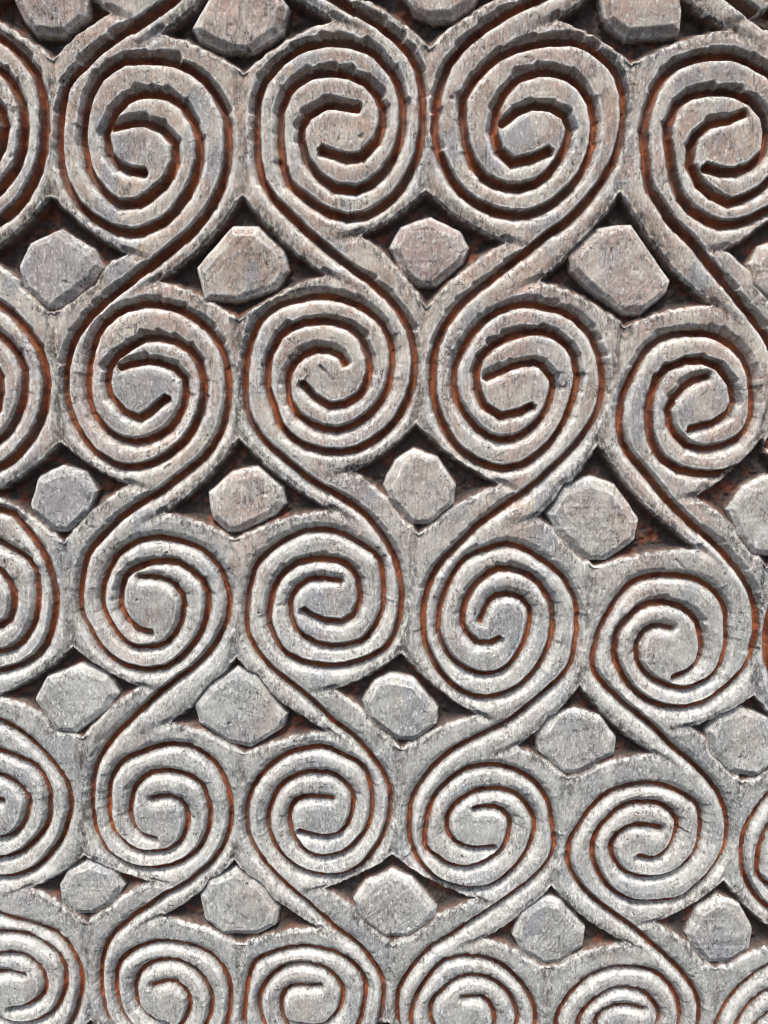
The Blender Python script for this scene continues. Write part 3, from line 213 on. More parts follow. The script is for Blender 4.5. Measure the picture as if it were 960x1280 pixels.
CREASES = [   # from, to, depth at both ends, half width
 ((-378.0,343.5),(-385.4,273.3),4.5,1.3,12.0),
 ((-392.8,203.1),(-385.4,273.3),4.5,1.3,12.0),
 ((-161.7,329.3),(-164.0,266.2),4.5,1.3,12.0),
 ((-166.3,203.1),(-164.0,266.2),4.5,1.3,12.0),
 ((50.9,355.1),(50.3,281.3),4.5,1.3,12.0),
 ((49.8,207.5),(50.3,281.3),4.5,1.3,12.0),
 ((282.7,338.5),(280.7,273.0),4.5,1.3,12.0),
 ((278.8,207.5),(280.7,273.0),4.5,1.3,12.0),
 ((510.9,336.0),(493.2,265.1),4.5,1.3,12.0),
 ((475.5,194.3),(493.2,265.1),4.5,1.3,12.0),
 ((-401.0,62.9),(-403.5,-12.6),4.5,1.3,12.0),
 ((-405.9,-88.1),(-403.5,-12.6),4.5,1.3,12.0),
 ((-176.6,55.4),(-179.2,-13.9),4.5,1.3,12.0),
 ((-181.8,-83.1),(-179.2,-13.9),4.5,1.3,12.0),
 ((51.3,69.5),(45.5,2.1),4.5,1.3,12.0),
 ((39.8,-65.3),(45.5,2.1),4.5,1.3,12.0),
 ((293.5,47.9),(280.8,-21.1),4.5,1.3,12.0),
 ((268.1,-90.1),(280.8,-21.1),4.5,1.3,12.0),
 ((489.9,55.4),(482.2,-13.9),4.5,1.3,12.0),
 ((474.4,-83.1),(482.2,-13.9),4.5,1.3,12.0),
 ((-413.2,-223.8),(-412.5,-292.2),4.5,1.3,12.0),
 ((-411.8,-360.5),(-412.5,-292.2),4.5,1.3,12.0),
 ((-192.0,-218.5),(-194.5,-296.2),4.5,1.3,12.0),
 ((-196.9,-373.9),(-194.5,-296.2),4.5,1.3,12.0),
 ((44.1,-213.2),(33.7,-290.8),4.5,1.3,12.0),
 ((23.3,-368.3),(33.7,-290.8),4.5,1.3,12.0),
 ((271.1,-256.7),(266.2,-335.1),4.5,1.3,12.0),
 ((261.4,-413.5),(266.2,-335.1),4.5,1.3,12.0),
 ((496.5,-255.7),(497.0,-342.0),4.5,1.3,12.0),
 ((497.5,-428.3),(497.0,-342.0),4.5,1.3,12.0),
 ((-408.7,-496.8),(-414.9,-583.6),4.5,1.3,12.0),
 ((-421.1,-670.4),(-414.9,-583.6),4.5,1.3,12.0),
 ((-190.5,-519.2),(-200.7,-597.9),4.5,1.3,12.0),
 ((-210.8,-676.7),(-200.7,-597.9),4.5,1.3,12.0),
 ((21.8,-513.3),(16.5,-590.6),4.5,1.3,12.0),
 ((11.2,-667.9),(16.5,-590.6),4.5,1.3,12.0),
 ((252.2,-556.2),(244.7,-636.7),4.5,1.3,12.0),
 ((237.2,-717.2),(244.7,-636.7),4.5,1.3,12.0),
 ((491.7,-562.2),(486.6,-635.2),4.5,1.3,12.0),
 ((481.5,-708.3),(486.6,-635.2),4.5,1.3,12.0),
 ((-425.5,-785.7),(-429.1,-864.3),4.5,1.3,12.0),
 ((-432.8,-943.0),(-429.1,-864.3),4.5,1.3,12.0),
 ((-207.1,-818.5),(-211.9,-884.3),4.5,1.3,12.0),
 ((-216.7,-950.0),(-211.9,-884.3),4.5,1.3,12.0),
 ((11.5,-819.9),(8.1,-882.1),4.5,1.3,12.0),
 ((4.7,-944.4),(8.1,-882.1),4.5,1.3,12.0),
 ((237.5,-857.2),(237.7,-932.3),4.5,1.3,12.0),
 ((237.9,-1007.4),(237.7,-932.3),4.5,1.3,12.0),
 ((481.1,-861.2),(486.0,-932.2),4.5,1.3,12.0),
 ((490.9,-1003.1),(486.0,-932.2),4.5,1.3,12.0),
 ((-310.4,395.3),(-270.5,378.1),4.5,0.2,8.0),
 ((-457.7,396.0),(-497.7,379.5),4.5,0.2,8.0),
 ((-58.3,388.4),(-18.3,374.0),4.5,0.2,8.0),
 ((-252.0,374.5),(-291.5,354.4),4.5,0.2,8.0),
 ((137.5,414.1),(177.5,400.4),4.5,0.2,8.0),
 ((-25.4,411.9),(-65.4,397.0),4.5,0.2,8.0),
 ((390.2,377.8),(429.7,357.8),4.5,0.2,8.0),
 ((197.2,388.6),(157.3,372.5),4.5,0.2,8.0),
 ((600.8,372.3),(640.0,350.5),4.5,0.2,8.0),
 ((420.6,391.5),(380.6,377.7),4.5,0.2,8.0),
 ((-309.4,136.1),(-269.4,122.6),4.5,0.2,8.0),
 ((-478.9,133.6),(-518.9,118.9),4.5,0.2,8.0),
 ((-71.2,111.1),(-31.3,93.8),4.5,0.2,8.0),
 ((-269.7,105.0),(-309.3,85.2),4.5,0.2,8.0),
 ((144.3,148.8),(184.3,135.6),4.5,0.2,8.0),
 ((-26.3,157.2),(-66.0,148.2),4.5,0.2,8.0),
 ((397.3,77.1),(435.6,51.5),4.5,0.2,8.0),
 ((188.5,104.4),(148.6,88.3),4.5,0.2,8.0),
 ((603.5,75.6),(640.9,47.4),4.5,0.2,8.0),
 ((408.0,139.2),(369.3,135.2),4.5,0.2,8.0),
 ((-324.7,-144.2),(-284.8,-154.8),4.5,0.2,8.0),
 ((-499.0,-154.8),(-539.0,-170.2),4.5,0.2,8.0),
 ((-67.1,-177.0),(-27.3,-195.6),4.5,0.2,8.0),
 ((-279.5,-179.9),(-319.0,-200.2),4.5,0.2,8.0),
 ((145.8,-143.3),(185.7,-160.2),4.5,0.2,8.0),
 ((-37.4,-127.0),(-77.2,-136.8),4.5,0.2,8.0),
 ((406.1,-228.3),(444.2,-254.5),4.5,0.2,8.0),
 ((196.8,-186.3),(156.8,-198.7),4.5,0.2,8.0),
 ((596.8,-227.7),(633.4,-257.9),4.5,0.2,8.0),
 ((398.6,-160.4),(359.6,-165.7),4.5,0.2,8.0),
 ((-328.5,-417.6),(-288.7,-428.2),4.5,0.2,8.0),
 ((-518.8,-430.5),(-558.7,-446.6),4.5,0.2,8.0),
 ((-76.2,-482.9),(-37.0,-504.8),4.5,0.2,8.0),
 ((-287.5,-468.5),(-327.3,-485.6),4.5,0.2,8.0),
 ((125.4,-457.4),(164.8,-478.6),4.5,0.2,8.0),
 ((-65.7,-421.6),(-105.0,-428.2),4.5,0.2,8.0),
 ((366.4,-514.8),(405.7,-536.0),4.5,0.2,8.0),
 ((181.9,-503.6),(142.1,-521.0),4.5,0.2,8.0),
 ((599.0,-520.4),(637.8,-544.1),4.5,0.2,8.0),
 ((416.2,-476.1),(377.3,-481.1),4.5,0.2,8.0),
 ((-327.6,-710.6),(-287.8,-720.2),4.5,0.2,8.0),
 ((-500.6,-721.4),(-540.6,-735.7),4.5,0.2,8.0),
 ((-91.7,-786.3),(-52.5,-808.4),4.5,0.2,8.0),
 ((-319.2,-770.1),(-359.1,-786.9),4.5,0.2,8.0),
 ((130.2,-739.3),(170.1,-754.4),4.5,0.2,8.0),
 ((-84.5,-722.3),(-124.2,-730.9),4.5,0.2,8.0),
 ((348.2,-811.7),(387.8,-831.2),4.5,0.2,8.0),
 ((143.7,-804.1),(103.9,-821.1),4.5,0.2,8.0),
 ((585.9,-808.6),(625.1,-830.6),4.5,0.2,8.0),
 ((388.7,-777.7),(348.9,-787.4),4.5,0.2,8.0),
 ((-334.4,-987.7),(-294.7,-997.0),4.5,0.2,8.0),
 ((-516.8,-999.6),(-556.8,-1013.9),4.5,0.2,8.0),
 ((-91.3,-1071.3),(-52.2,-1093.8),4.5,0.2,8.0),
 ((-331.1,-1053.4),(-371.0,-1070.3),4.5,0.2,8.0),
 ((130.0,-1023.6),(170.0,-1038.7),4.5,0.2,8.0),
 ((-96.3,-1004.7),(-135.9,-1013.0),4.5,0.2,8.0),
 ((355.2,-1112.5),(394.7,-1132.3),4.5,0.2,8.0),
 ((139.1,-1104.1),(99.2,-1121.2),4.5,0.2,8.0),
 ((601.5,-1115.1),(640.6,-1137.4),4.5,0.2,8.0),
 ((392.7,-1080.5),(353.0,-1089.9),4.5,0.2,8.0),
 ((-78.5,2.1),(-59.1,-17.2),2.2,0.5,3.0),
 ((197.8,103.9),(231.1,129.5),4.0,2.0,5.0),
 ((-275.9,-123.4),(-255.0,-108.2),2.2,0.6,3.0),
 ((376.6,-242.9),(400.1,-266.4),2.5,0.8,3.0),
]
BOSS_LABELS = {7: 'small pinkish boss', 10: 'blue-grey boss', 8: 'large pinkish boss with a slanting lower edge', 5: 'dull blue-grey boss'}
BOSS_TINT = {7: 1.0, 8: 0.55, 6: 0.25, 10: -1.0, 5: -0.75, 0: 0.5, 1: 0.45, 22: -0.35, 16: -0.3, 12: -0.3}
EYE_TINT = {(1, 1): -0.5, (2, 1): -0.75, (3, 1): -0.5, (3, 2): -0.6, (3, 3): -0.9, (4, 3): -0.35, (1, 2): 0.1, (1, 3): 0.3, (5, 1): -0.3}

# ------------------------------------------------------------------ helpers
rng = np.random.default_rng(7)

def vnoise(U, V, wl, seed, stretch=1.0):
    """smooth value noise in -1..1, wavelength wl"""
    r = np.random.default_rng(seed)
    x = U / wl; y = V / (wl * stretch)
    x = x - x.min() + 1; y = y - y.min() + 1
    lat = r.uniform(-1, 1, (int(y.max()) + 3, int(x.max()) + 3)).astype(np.float32)
    xi = x.astype(np.int32); yi = y.astype(np.int32)
    fx = (x - xi).astype(np.float32); fy = (y - yi).astype(np.float32)
    fx = fx * fx * (3 - 2 * fx); fy = fy * fy * (3 - 2 * fy)
    return ((lat[yi, xi] * (1 - fx) + lat[yi, xi + 1] * fx) * (1 - fy)
            + (lat[yi + 1, xi] * (1 - fx) + lat[yi + 1, xi + 1] * fx) * fy)

def resample(pts, step):
    """smooth spline through the points, re-cut into straight chisel strokes"""
    p = np.asarray(pts, float)
    q = np.vstack([2 * p[0] - p[1], p, 2 * p[-1] - p[-2]])
    out = []
    for i in range(1, len(q) - 2):
        for t in np.linspace(0, 1, 12, endpoint=False):
            a, b, c, d = q[i - 1], q[i], q[i + 1], q[i + 2]
            out.append(0.5 * ((2 * b) + (-a + c) * t + (2 * a - 5 * b + 4 * c - d) * t * t + (-a + 3 * b - 3 * c + d) * t ** 3))
    out.append(p[-1]); out = np.array(out)
    L = np.r_[0, np.cumsum(np.hypot(*np.diff(out, axis=0).T))]
    s = [0.0]
    while s[-1] < L[-1] - step * 0.6:
        s.append(s[-1] + step * rng.uniform(0.7, 1.35))
    s[-1] = L[-1]
    return np.c_[np.interp(s, L, out[:, 0]), np.interp(s, L, out[:, 1])]

# ------------------------------------------------------------------ the grid the carving is cut into
def axis(lo, a, b, hi, fine):
    inner = np.arange(a, b, fine)
    def outer(n0, n1, s):
        g, x, st = [], n0, fine
        while abs(n1 - x) > st:
            st = min(st * 1.12, 4.0); x += s * st; g.append(x)
        g.append(n1)
        return g
    return np.array(outer(inner[0], lo, -1)[::-1] + list(inner) + outer(inner[-1], hi, 1))

STEP = 1.22
ug = axis(-700, -606, 606, 700, STEP)
vg = axis(-1060, -945, 462, 610, STEP)
U, V = np.meshgrid(ug, vg)
U = U.astype(np.float32); V = V.astype(np.float32)
NV, NU = U.shape

def window(u0, u1, v0, v1):
    return (slice(max(0, np.searchsorted(vg, v0) - 1), np.searchsorted(vg, v1) + 1),
            slice(max(0, np.searchsorted(ug, u0) - 1), np.searchsorted(ug, u1) + 1))

# slow warping of the drawing so that edges wander a little like hand-cut ones
WU = U + 0.40 * vnoise(U, V, 9, 11) + 0.18 * vnoise(U, V, 4, 12)
WV = V + 0.40 * vnoise(U, V, 9, 13) + 0.18 * vnoise(U, V, 4, 14)

VC = np.array([v[1] for v in VOLUTES])
GD = np.zeros((NV, NU), np.float32)          # groove depth (positive)
GB = np.zeros((NV, NU), np.float32)          # shallow bevel beside the groove
GREL = np.zeros((NV, NU), np.float32)        # 0 at the lip, 1 at the groove's bottom
GID = np.full((NV, NU), -1, np.int32)
GRED = np.zeros((NV, NU), np.float32); GCUT = np.zeros((NV, NU), np.float32)

for ci, (key, pts) in enumerate(GROOVES):
    high = np.clip((np.mean([q[1] for q in pts]) + 420) / 500, 0, 1)     # coarser strokes towards the top
    p = resample(pts, 12.0 + 7.0 * high)
    n = len(p)
    stroke_left, wo, wi, to, D, bl, br, bw = 0, 7, 6, 0, 12, 1, 1, 5
    for i in range(n - 1):
        a, b = p[i].copy(), p[i + 1].copy()
        d = b - a; L = math.hypot(*d)
        if L < 1e-3:
            continue
        t = d / L; nrm = np.array([-t[1], t[0]])
        off = rng.uniform(-0.4, 0.4)
        a = a + nrm * off - t * 1.0; b = b + nrm * off + t * 1.0; L += 2.0
        mid = (a + b) / 2
        cc = VC[np.argmin(((VC - mid) ** 2).sum(1))]
        left_out = np.dot(nrm, mid - cc) > 0                # which wall is the outer one of the spiral
        # the outer wall is chopped in separate strokes, each opening wider towards one end; the inner one is smoother
        if stroke_left <= 0:
            stroke_left = stroke_len = int(rng.integers(1, 3))
            up_side = max(0.0, nrm[1] if left_out else -nrm[1])
            jit = 0.06 + 0.12 * up_side
            wo, wi = (12.5 - 3.4 * high) * rng.uniform(1 - jit, 1 + jit), (7.4 - 1.5 * high) * rng.uniform(0.92, 1.08)
            to = rng.uniform(0.8, 3.4) * (0.45 + 0.55 * high) * (0.15 + 0.85 * up_side)
            D = (14.0 - 1.2 * high) * rng.uniform(0.93, 1.07)
            bl, br = rng.uniform(0.9, 1.5, 2) + (1 - high) * rng.uniform(0.5, 1.1, 2)
            bl *= 1 - 0.85 * max(0.0, nrm[1]); br *= 1 - 0.85 * max(0.0, -nrm[1])   # the upper lip is cut crisper
            bw = 5.0 + 2.5 * (1 - high)
        part = (stroke_len - stroke_left + 0.5) / stroke_len - 0.5      # where in the stroke this piece lies
        stroke_left -= 1
        w0 = wo + to * 2 * part
        ti, tp = 0.0, to / stroke_len
        wl_, wr_ = (w0, wi) if left_out else (wi, w0)
        tilt_l, tilt_r = (tp, ti) if left_out else (ti, tp)
        fade = 1.0
        if i > n - 4:
            fade = (0.92, 0.85, 0.75)[i - (n - 3) - 1 if i - (n - 3) - 1 >= 0 else 0]
        m = 30
        sy, sx = window(min(a[0], b[0]) - m, max(a[0], b[0]) + m, min(a[1], b[1]) - m, max(a[1], b[1]) + m)
        x = WU[sy, sx] - a[0]; y = WV[sy, sx] - a[1]
        s = x * t[0] + y * t[1]
        e = x * nrm[0] + y * nrm[1]
        over = np.maximum(np.maximum(-s, s - L), 0)
        f = np.clip(s / L, 0, 1) - 0.5
        w = np.where(e > 0, wl_ + tilt_l * f * 2, wr_ + tilt_r * f * 2) * (0.6 + 0.4 * fade)
        de = np.hypot(np.abs(e), over * 1.6)
        k = np.clip(de / w, 0, 1)
        rel = 1 - k
        # wall a little hollow, bottom tight
        tight = np.clip(1.16 - de / 6.8, 0, 1)
        dep = D * fade * (high * np.minimum(rel * 1.16, 1) + (1 - high) * (0.48 * rel + 0.52 * tight) )
        redw = np.clip((5.3 + 0.5 * high - de) / 3.4, 0, 1)
        cutw = np.clip((6.0 + 1.6 * high - de) / 4.0, 0, 1)
        bev = np.where(e > 0, bl, br) * np.clip(1 - (de - w) / bw, 0, 1) * (over < 3)
        cur = GD[sy, sx]
        win = dep > cur
        GD[sy, sx] = np.where(win, dep, cur)
        GREL[sy, sx] = np.where(win, rel, GREL[sy, sx])
        GRED[sy, sx] = np.where(win, redw, GRED[sy, sx])
        GCUT[sy, sx] = np.where(win, cutw, GCUT[sy, sx])
        GID[sy, sx] = np.where(win, ci, GID[sy, sx])
        GB[sy, sx] = np.maximum(GB[sy, sx], bev)

H = -(GD + GB)
GRIME = np.zeros((NV, NU), np.float32)
# shallow creases where the rims of neighbouring scrolls meet, running on from the tips of the recesses
for a, b, d0, d1, w in CREASES:
    a, b = np.array(a), np.array(b)
    d = b - a; L = math.hypot(*d)
    sy, sx = window(min(a[0], b[0]) - 14, max(a[0], b[0]) + 14, min(a[1], b[1]) - 14, max(a[1], b[1]) + 14)
    x, y = WU[sy, sx] - a[0], WV[sy, sx] - a[1]
    if x.size == 0: continue
    f = np.clip((x * d[0] + y * d[1]) / L ** 2, 0, 1)
    de = np.hypot(x - f * d[0], y - f * d[1])
    dep = (d0 + (d1 - d0) * f) * np.clip(1 - de / w, 0, 1)
    H[sy, sx] = np.minimum(H[sy, sx], -dep)
    GRIME[sy, sx] = np.maximum(GRIME[sy, sx], np.clip(1 - de / (w * 1.3), 0, 1) * (1 - 0.5 * f))

# ---- recesses with their bosses
PID = np.full((NV, NU), -1, np.int32)
BID = np.full((NV, NU), -1, np.int32)
PREL = np.zeros((NV, NU), np.float32)
BTOP = np.zeros((NV, NU), np.float32)

def outline(tips, bulge):
    q = [np.array(v, float) for v in tips]
    out = []
    ce = sum(q) / 4
    for i in range(4):
        a, b = q[i], q[(i + 1) % 4]
        m = (a + b) / 2; d = b - a
        nr = np.array([-d[1], d[0]])
        if np.dot(nr, ce - m) < 0: nr = -nr
        c = m + nr * bulge * 1.25
        for t in np.linspace(0, 1, 6, endpoint=False):
            out.append((1 - t) ** 2 * a + 2 * t * (1 - t) * c + t * t * b)
    return np.array(out)

def signed(poly, x, y):
    """signed distance to a polygon, positive inside"""
    n = len(poly)
    d2 = np.full(x.shape, 1e9); ins = np.zeros(x.shape, bool)
    for i in range(n):
        a, b = poly[i], poly[(i + 1) % n]
        ex, ey = b - a
        px, py = x - a[0], y - a[1]
        t = np.clip((px * ex + py * ey) / (ex * ex + ey * ey + 1e-9), 0, 1)
        d2 = np.minimum(d2, (px - ex * t) ** 2 + (py - ey * t) ** 2)
        c = ((a[1] <= y) != (b[1] <= y)) & (x < ex * (y - a[1]) / (ey + 1e-12) + a[0])
        ins ^= c
    d = np.sqrt(d2)
    return np.where(ins, d, -d)

for pi, (tips, boss) in enumerate(zip(RECESSES, BOSSES)):
    poly = outline(tips, 0.085)
    bp = np.array(boss, float)
    bp = bp.mean(0) + (bp - bp.mean(0)) * 1.05
    allp = np.vstack([poly, bp])
    sy, sx = window(allp[:, 0].min() - 20, allp[:, 0].max() + 20, allp[:, 1].min() - 20, allp[:, 1].max() + 20)
    x, y = WU[sy, sx], WV[sy, sx]
    if x.size == 0:
        continue
    dp = signed(poly, x, y) + vnoise(U[sy, sx], V[sy, sx], 6, 300 + pi) * 1.1
    x = x + vnoise(U[sy, sx], V[sy, sx], 13, 500 + pi) * 0.4; y = y + vnoise(U[sy, sx], V[sy, sx], 13, 700 + pi) * 0.4
    bc = bp.mean(0)
    # boss: half planes of its sides, so that the sides meet in crisp arrises
    hb = np.full(x.shape, -1e9); cham = np.full(x.shape, -1e9)
    n = len(bp)
    for i in range(n):
        a, b = bp[i], bp[(i + 1) % n]
        d = b - a; L = math.hypot(*d)
        if L < 6: continue
        nr = np.array([-d[1], d[0]]) / L
        if np.dot(nr, a - bc) < 0: nr = -nr
        e = (x - a[0]) * nr[0] + (y - a[1]) * nr[1] + rng.uniform(-.8, .8)
        hb = np.maximum(hb, e * rng.uniform(.92, 1.08))
        cham = np.maximum(cham, (e + rng.uniform(6, 11)) * rng.uniform(.38, .78))
    din = np.maximum(dp, 4.4 - hb)                      # the recess always clears the boss
    DEP = 16.0
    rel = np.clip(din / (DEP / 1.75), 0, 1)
    floor = -1.2 - DEP * np.where(rel < 1, 0.88 * rel + 0.12 * rel * rel, 1) + vnoise(x, y, 8, 1300 + pi) * 2.4 * rel + vnoise(x, y, 3.5, 1500 + pi) * 1.2 * rel
    tl = rng.uniform(-.035, .035, 2)
    top = -1.0 + (x - bc[0]) * tl[0] + (y - bc[1]) * tl[1] - np.maximum(cham, 0)
    ang = rng.uniform(-0.9, 0.9) if rng.random() < 0.6 else math.pi / 2      # marks of the gouge across the boss
    across = x * math.cos(ang) + y * math.sin(ang); along = -x * math.sin(ang) + y * math.cos(ang)
    top = top + vnoise(across, along, 3.4, 900 + pi, 12.0) * rng.uniform(.15, .45) + vnoise(x, y, 16, 1100 + pi) * 0.8
    side = np.where(hb > 0, -2.3 * hb, 0)
    bh = top + side
    inside = din > 0
    cur = H[sy, sx]
    low = np.minimum(np.where(inside, floor, 0), cur)
    isboss = inside & (bh > floor) & (hb < 16)
    H[sy, sx] = np.where(isboss, bh, np.where(inside, low, cur))
    PID[sy, sx] = np.where(inside & ~isboss, pi, PID[sy, sx])
    BID[sy, sx] = np.where(isboss, pi, BID[sy, sx])
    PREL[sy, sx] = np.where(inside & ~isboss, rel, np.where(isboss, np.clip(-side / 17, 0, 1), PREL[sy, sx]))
    BTOP[sy, sx] = np.where(isboss & (hb < 1), 1, BTOP[sy, sx])
    # rim of the recess dressed with a slight bevel
    GRIME[sy, sx] = np.maximum(GRIME[sy, sx], np.clip(1 - np.abs(din) / 13.0, 0, 1) * (~isboss))
    rim = np.clip(1 - (-din) / 8.0, 0, 1) * (~inside) * 1.4
    H[sy, sx] -= rim

# ---- hand finish: adze flats, grain, nicks
flatn = vnoise(U, V, 55, 21) * 1.1 + vnoise(U, V, 17, 22) * 0.6 + vnoise(U, V, 7, 23) * 0.2
grain = vnoise(U, V, 2.6, 24, 9.0) * 0.30 + vnoise(U, V, 1.9, 25, 2.0) * 0.16
nick = np.clip(vnoise(U, V, 5, 26) * 0.6 + vnoise(U, V, 12, 27) * 0.6 - 0.74, 0, 1) * 3.0 + np.clip(vnoise(U, V, 21, 28) * 0.7 + vnoise(U, V, 7, 29) * 0.5 - 0.86, 0, 1) * 7.0
H = (H + flatn + grain - nick).astype(np.float32)

# convexity (for worn arrises) by box blur
def blur(A, r):
    P = np.pad(A, ((r, r), (r, r)), mode='edge').cumsum(0)
    P = np.vstack([np.zeros((1, P.shape[1]), P.dtype), P])
    B = (P[2 * r + 1:] - P[:-2 * r - 1]) / (2 * r + 1)
    B = np.hstack([np.zeros((B.shape[0], 1), B.dtype), B.cumsum(1)])
    return (B[:, 2 * r + 1:] - B[:, :-2 * r - 1]) / (2 * r + 1)
Hd = H.astype(np.float64)
WEAR = np.clip((Hd - blur(blur(Hd, 2), 2)) / 1.3, -1, 1).astype(np.float32)

# normals of the whole relief, so that the parts meet without a seam
gy, gx = np.gradient(Hd, vg, ug)
NRM = np.dstack([-gx, -np.ones_like(gx), -gy])           # x, y, z of the board (height points to -y)
NRM[:, :, 0] = -gx; NRM[:, :, 2] = -gy
NRM /= np.linalg.norm(NRM, axis=2, keepdims=True)

COORD = np.dstack([U * K, -H * K, V * K]).astype(np.float32)
RED = GRED * (PID < 0) * (BID < 0)
CUT = GCUT * (PID < 0) * (BID < 0)          # inside a cut: unwashed wood, its tone darkened to add shade
CUT = np.maximum(CUT, np.where((PID >= 0) | (BID >= 0), np.clip(PREL / 0.45, 0, 1), 0)).astype(np.float32)
# some bosses and eyes are pinker (+) or bluer (-) wood than their neighbours
TINT = np.zeros((NV, NU), np.float32)
for pi in range(len(RECESSES)):
    TINT[BID == pi] = BOSS_TINT.get(pi, rng.uniform(-.35, .3))
for key, c, r, ax in VOLUTES:
    t = EYE_TINT.get(key, rng.uniform(-.3, .25))
    TINT[(BID < 0) & (PID < 0) & ((U - c[0]) ** 2 + (V - c[1]) ** 2 < r * r) & (GD < 0.5)] = t
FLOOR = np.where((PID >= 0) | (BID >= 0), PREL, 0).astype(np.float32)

# ------------------------------------------------------------------ material
def make_wood(name, bare_shaded=0.0):
    m = bpy.data.materials.new(name); m.use_nodes = True
    nt = m.node_tree; N = nt.nodes; Lk = nt.links
    bsdf = N['Principled BSDF']
    def node(t, **kw):
        n = N.new(t)
        for k_, v_ in kw.items(): setattr(n, k_, v_)
        return n
    def put(sock, v):
        if hasattr(v, 'is_output') or isinstance(v, bpy.types.NodeSocket): Lk.new(v, sock)
        else: sock.default_value = v
    def math_(op, a, b=0.0, clamp=False):
        n = node('ShaderNodeMath', operation=op, use_clamp=clamp)
        put(n.inputs[0], a); put(n.inputs[1], b); return n.outputs[0]
    def mix(f, a, b):
        n = node('ShaderNodeMix', data_type='RGBA')
        put(n.inputs[0], f)
        put(n.inputs[6], a if not isinstance(a, tuple) else (*a, 1)); put(n.inputs[7], b if not isinstance(b, tuple) else (*b, 1))
        return n.outputs[2]
    tc = node('ShaderNodeTexCoord').outputs['Object']
    def mapped(sx, sy, sz, ry=0.0):
        n = node('ShaderNodeMapping'); Lk.new(tc, n.inputs[0])
        n.inputs['Scale'].default_value = (sx, sy, sz); n.inputs['Rotation'].default_value = (0, ry, 0)
        return n.outputs[0]
    def noise(scale, detail=3.0, rough=0.55, vec=None, dist=0.0):
        n = node('ShaderNodeTexNoise'); Lk.new(vec or tc, n.inputs['Vector'])
        n.inputs['Scale'].default_value = scale; n.inputs['Detail'].default_value = detail
        n.inputs['Roughness'].default_value = rough; n.inputs['Distortion'].default_value = dist
        return n.outputs['Fac']
    def ramp(v, lo, hi):
        n = node('ShaderNodeMapRange', interpolation_type='SMOOTHSTEP')
        put(n.inputs[0], v); n.inputs[1].default_value = lo; n.inputs[2].default_value = hi
        return n.outputs[0]
    def attr(a):
        return node('ShaderNodeAttribute', attribute_name=a).outputs['Fac']
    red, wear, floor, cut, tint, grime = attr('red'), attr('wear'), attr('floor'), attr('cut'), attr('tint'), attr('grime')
    sep = node('ShaderNodeSeparateXYZ'); Lk.new(tc, sep.inputs[0])
    # how far the board has greyed: more towards its foot
    age = math_('ADD', ramp(sep.outputs[2], 0.12, -0.30), math_('MULTIPLY', math_('SUBTRACT', noise(14, 3), 0.5), 1.5))
    age = ramp(age, 0.0, 1.0)
    streak = noise(1.0, 5, 0.70, mapped(820, 820, 55, 0.06), 0.6)
    streak2 = noise(1.0, 3, 0.6, mapped(260, 260, 28))
    patch = noise(42, 4, 0.6)
    fine = noise(1.0, 4, 0.75, mapped(1300, 1300, 420, 0.2))
    warm = mix(ramp(patch, 0.40, 0.60), (0.59, 0.53, 0.44), (0.44, 0.315, 0.245))
    cold = mix(ramp(noise(38, 4, 0.6, mapped(1, 1, 1.7)), 0.36, 0.66), (0.54, 0.55, 0.51), (0.33, 0.335, 0.32))
    c = mix(age, warm, cold)
    # blue-grey weathered clouds
    c = mix(math_('MULTIPLY', ramp(noise(26, 3, 0.5, mapped(1.3, 1, 0.8)), 0.52, 0.64), 0.75), c, (0.28, 0.30, 0.335))
    c = mix(math_('MULTIPLY', ramp(tint, 0.1, 1.0), 0.6), c, (0.40, 0.285, 0.27))
    c = mix(math_('MULTIPLY', ramp(tint, -0.1, -1.0), 0.7), c, (0.26, 0.275, 0.305))
    # pinker heartwood showing through
    c = mix(math_('MULTIPLY', ramp(noise(21, 3, 0.55, mapped(1, 1.2, 0.7)), 0.50, 0.66), math_('SUBTRACT', 0.75, math_('MULTIPLY', age, 0.45))), c, (0.47, 0.325, 0.27))
    # fibres
    c = mix(math_('MULTIPLY', ramp(streak, 0.50, 0.72), 0.5), c, (0.20, 0.165, 0.14))
    c = mix(math_('MULTIPLY', ramp(streak2, 0.52, 0.74), 0.4), c, (0.30, 0.22, 0.19))
    # a few long fine checks along the grain
    ck = math_('MULTIPLY', ramp(noise(1.0, 3, 0.6, mapped(420, 420, 11, 0.03), 0.3), 0.655, 0.70), ramp(noise(24, 2), 0.45, 0.6))
    c = mix(math_('MULTIPLY', ck, 0.6), c, (0.10, 0.08, 0.07))
    # grime worn into the softer wood
    gr = math_('MULTIPLY', ramp(noise(1.0, 7, 0.80, mapped(250, 250, 110, -0.2), 1.0), 0.50, 0.60), ramp(noise(22, 3, 0.6), 0.33, 0.58))
    c = mix(math_('MULTIPLY', gr, 0.75), c, (0.10, 0.088, 0.078))
    # remains of pale lime wash: flaky patches and the arrises
    flake = noise(1.0, 6, 0.78, mapped(640, 640, 330, 0.25), 0.6)
    fl = math_('MULTIPLY', ramp(flake, 0.46, 0.60), ramp(noise(30, 3), 0.25, 0.52))
    c = mix(math_('MULTIPLY', fl, math_('ADD', 0.62, math_('MULTIPLY', age, 0.28))), c, (0.76, 0.75, 0.71))
    ar = math_('MULTIPLY', ramp(wear, 0.08, 0.55), ramp(noise(120, 5, 0.75), 0.36, 0.58))
    c = mix(math_('MULTIPLY', ar, 0.75), c, (0.82, 0.81, 0.77))
    # dark lichen-like specks
    sp = math_('MULTIPLY', ramp(noise(430, 5, 0.80), 0.56, 0.62), ramp(noise(48, 4, 0.65), 0.42, 0.60))
    c = mix(math_('MULTIPLY', sp, 0.9), c, (0.045, 0.05, 0.045))
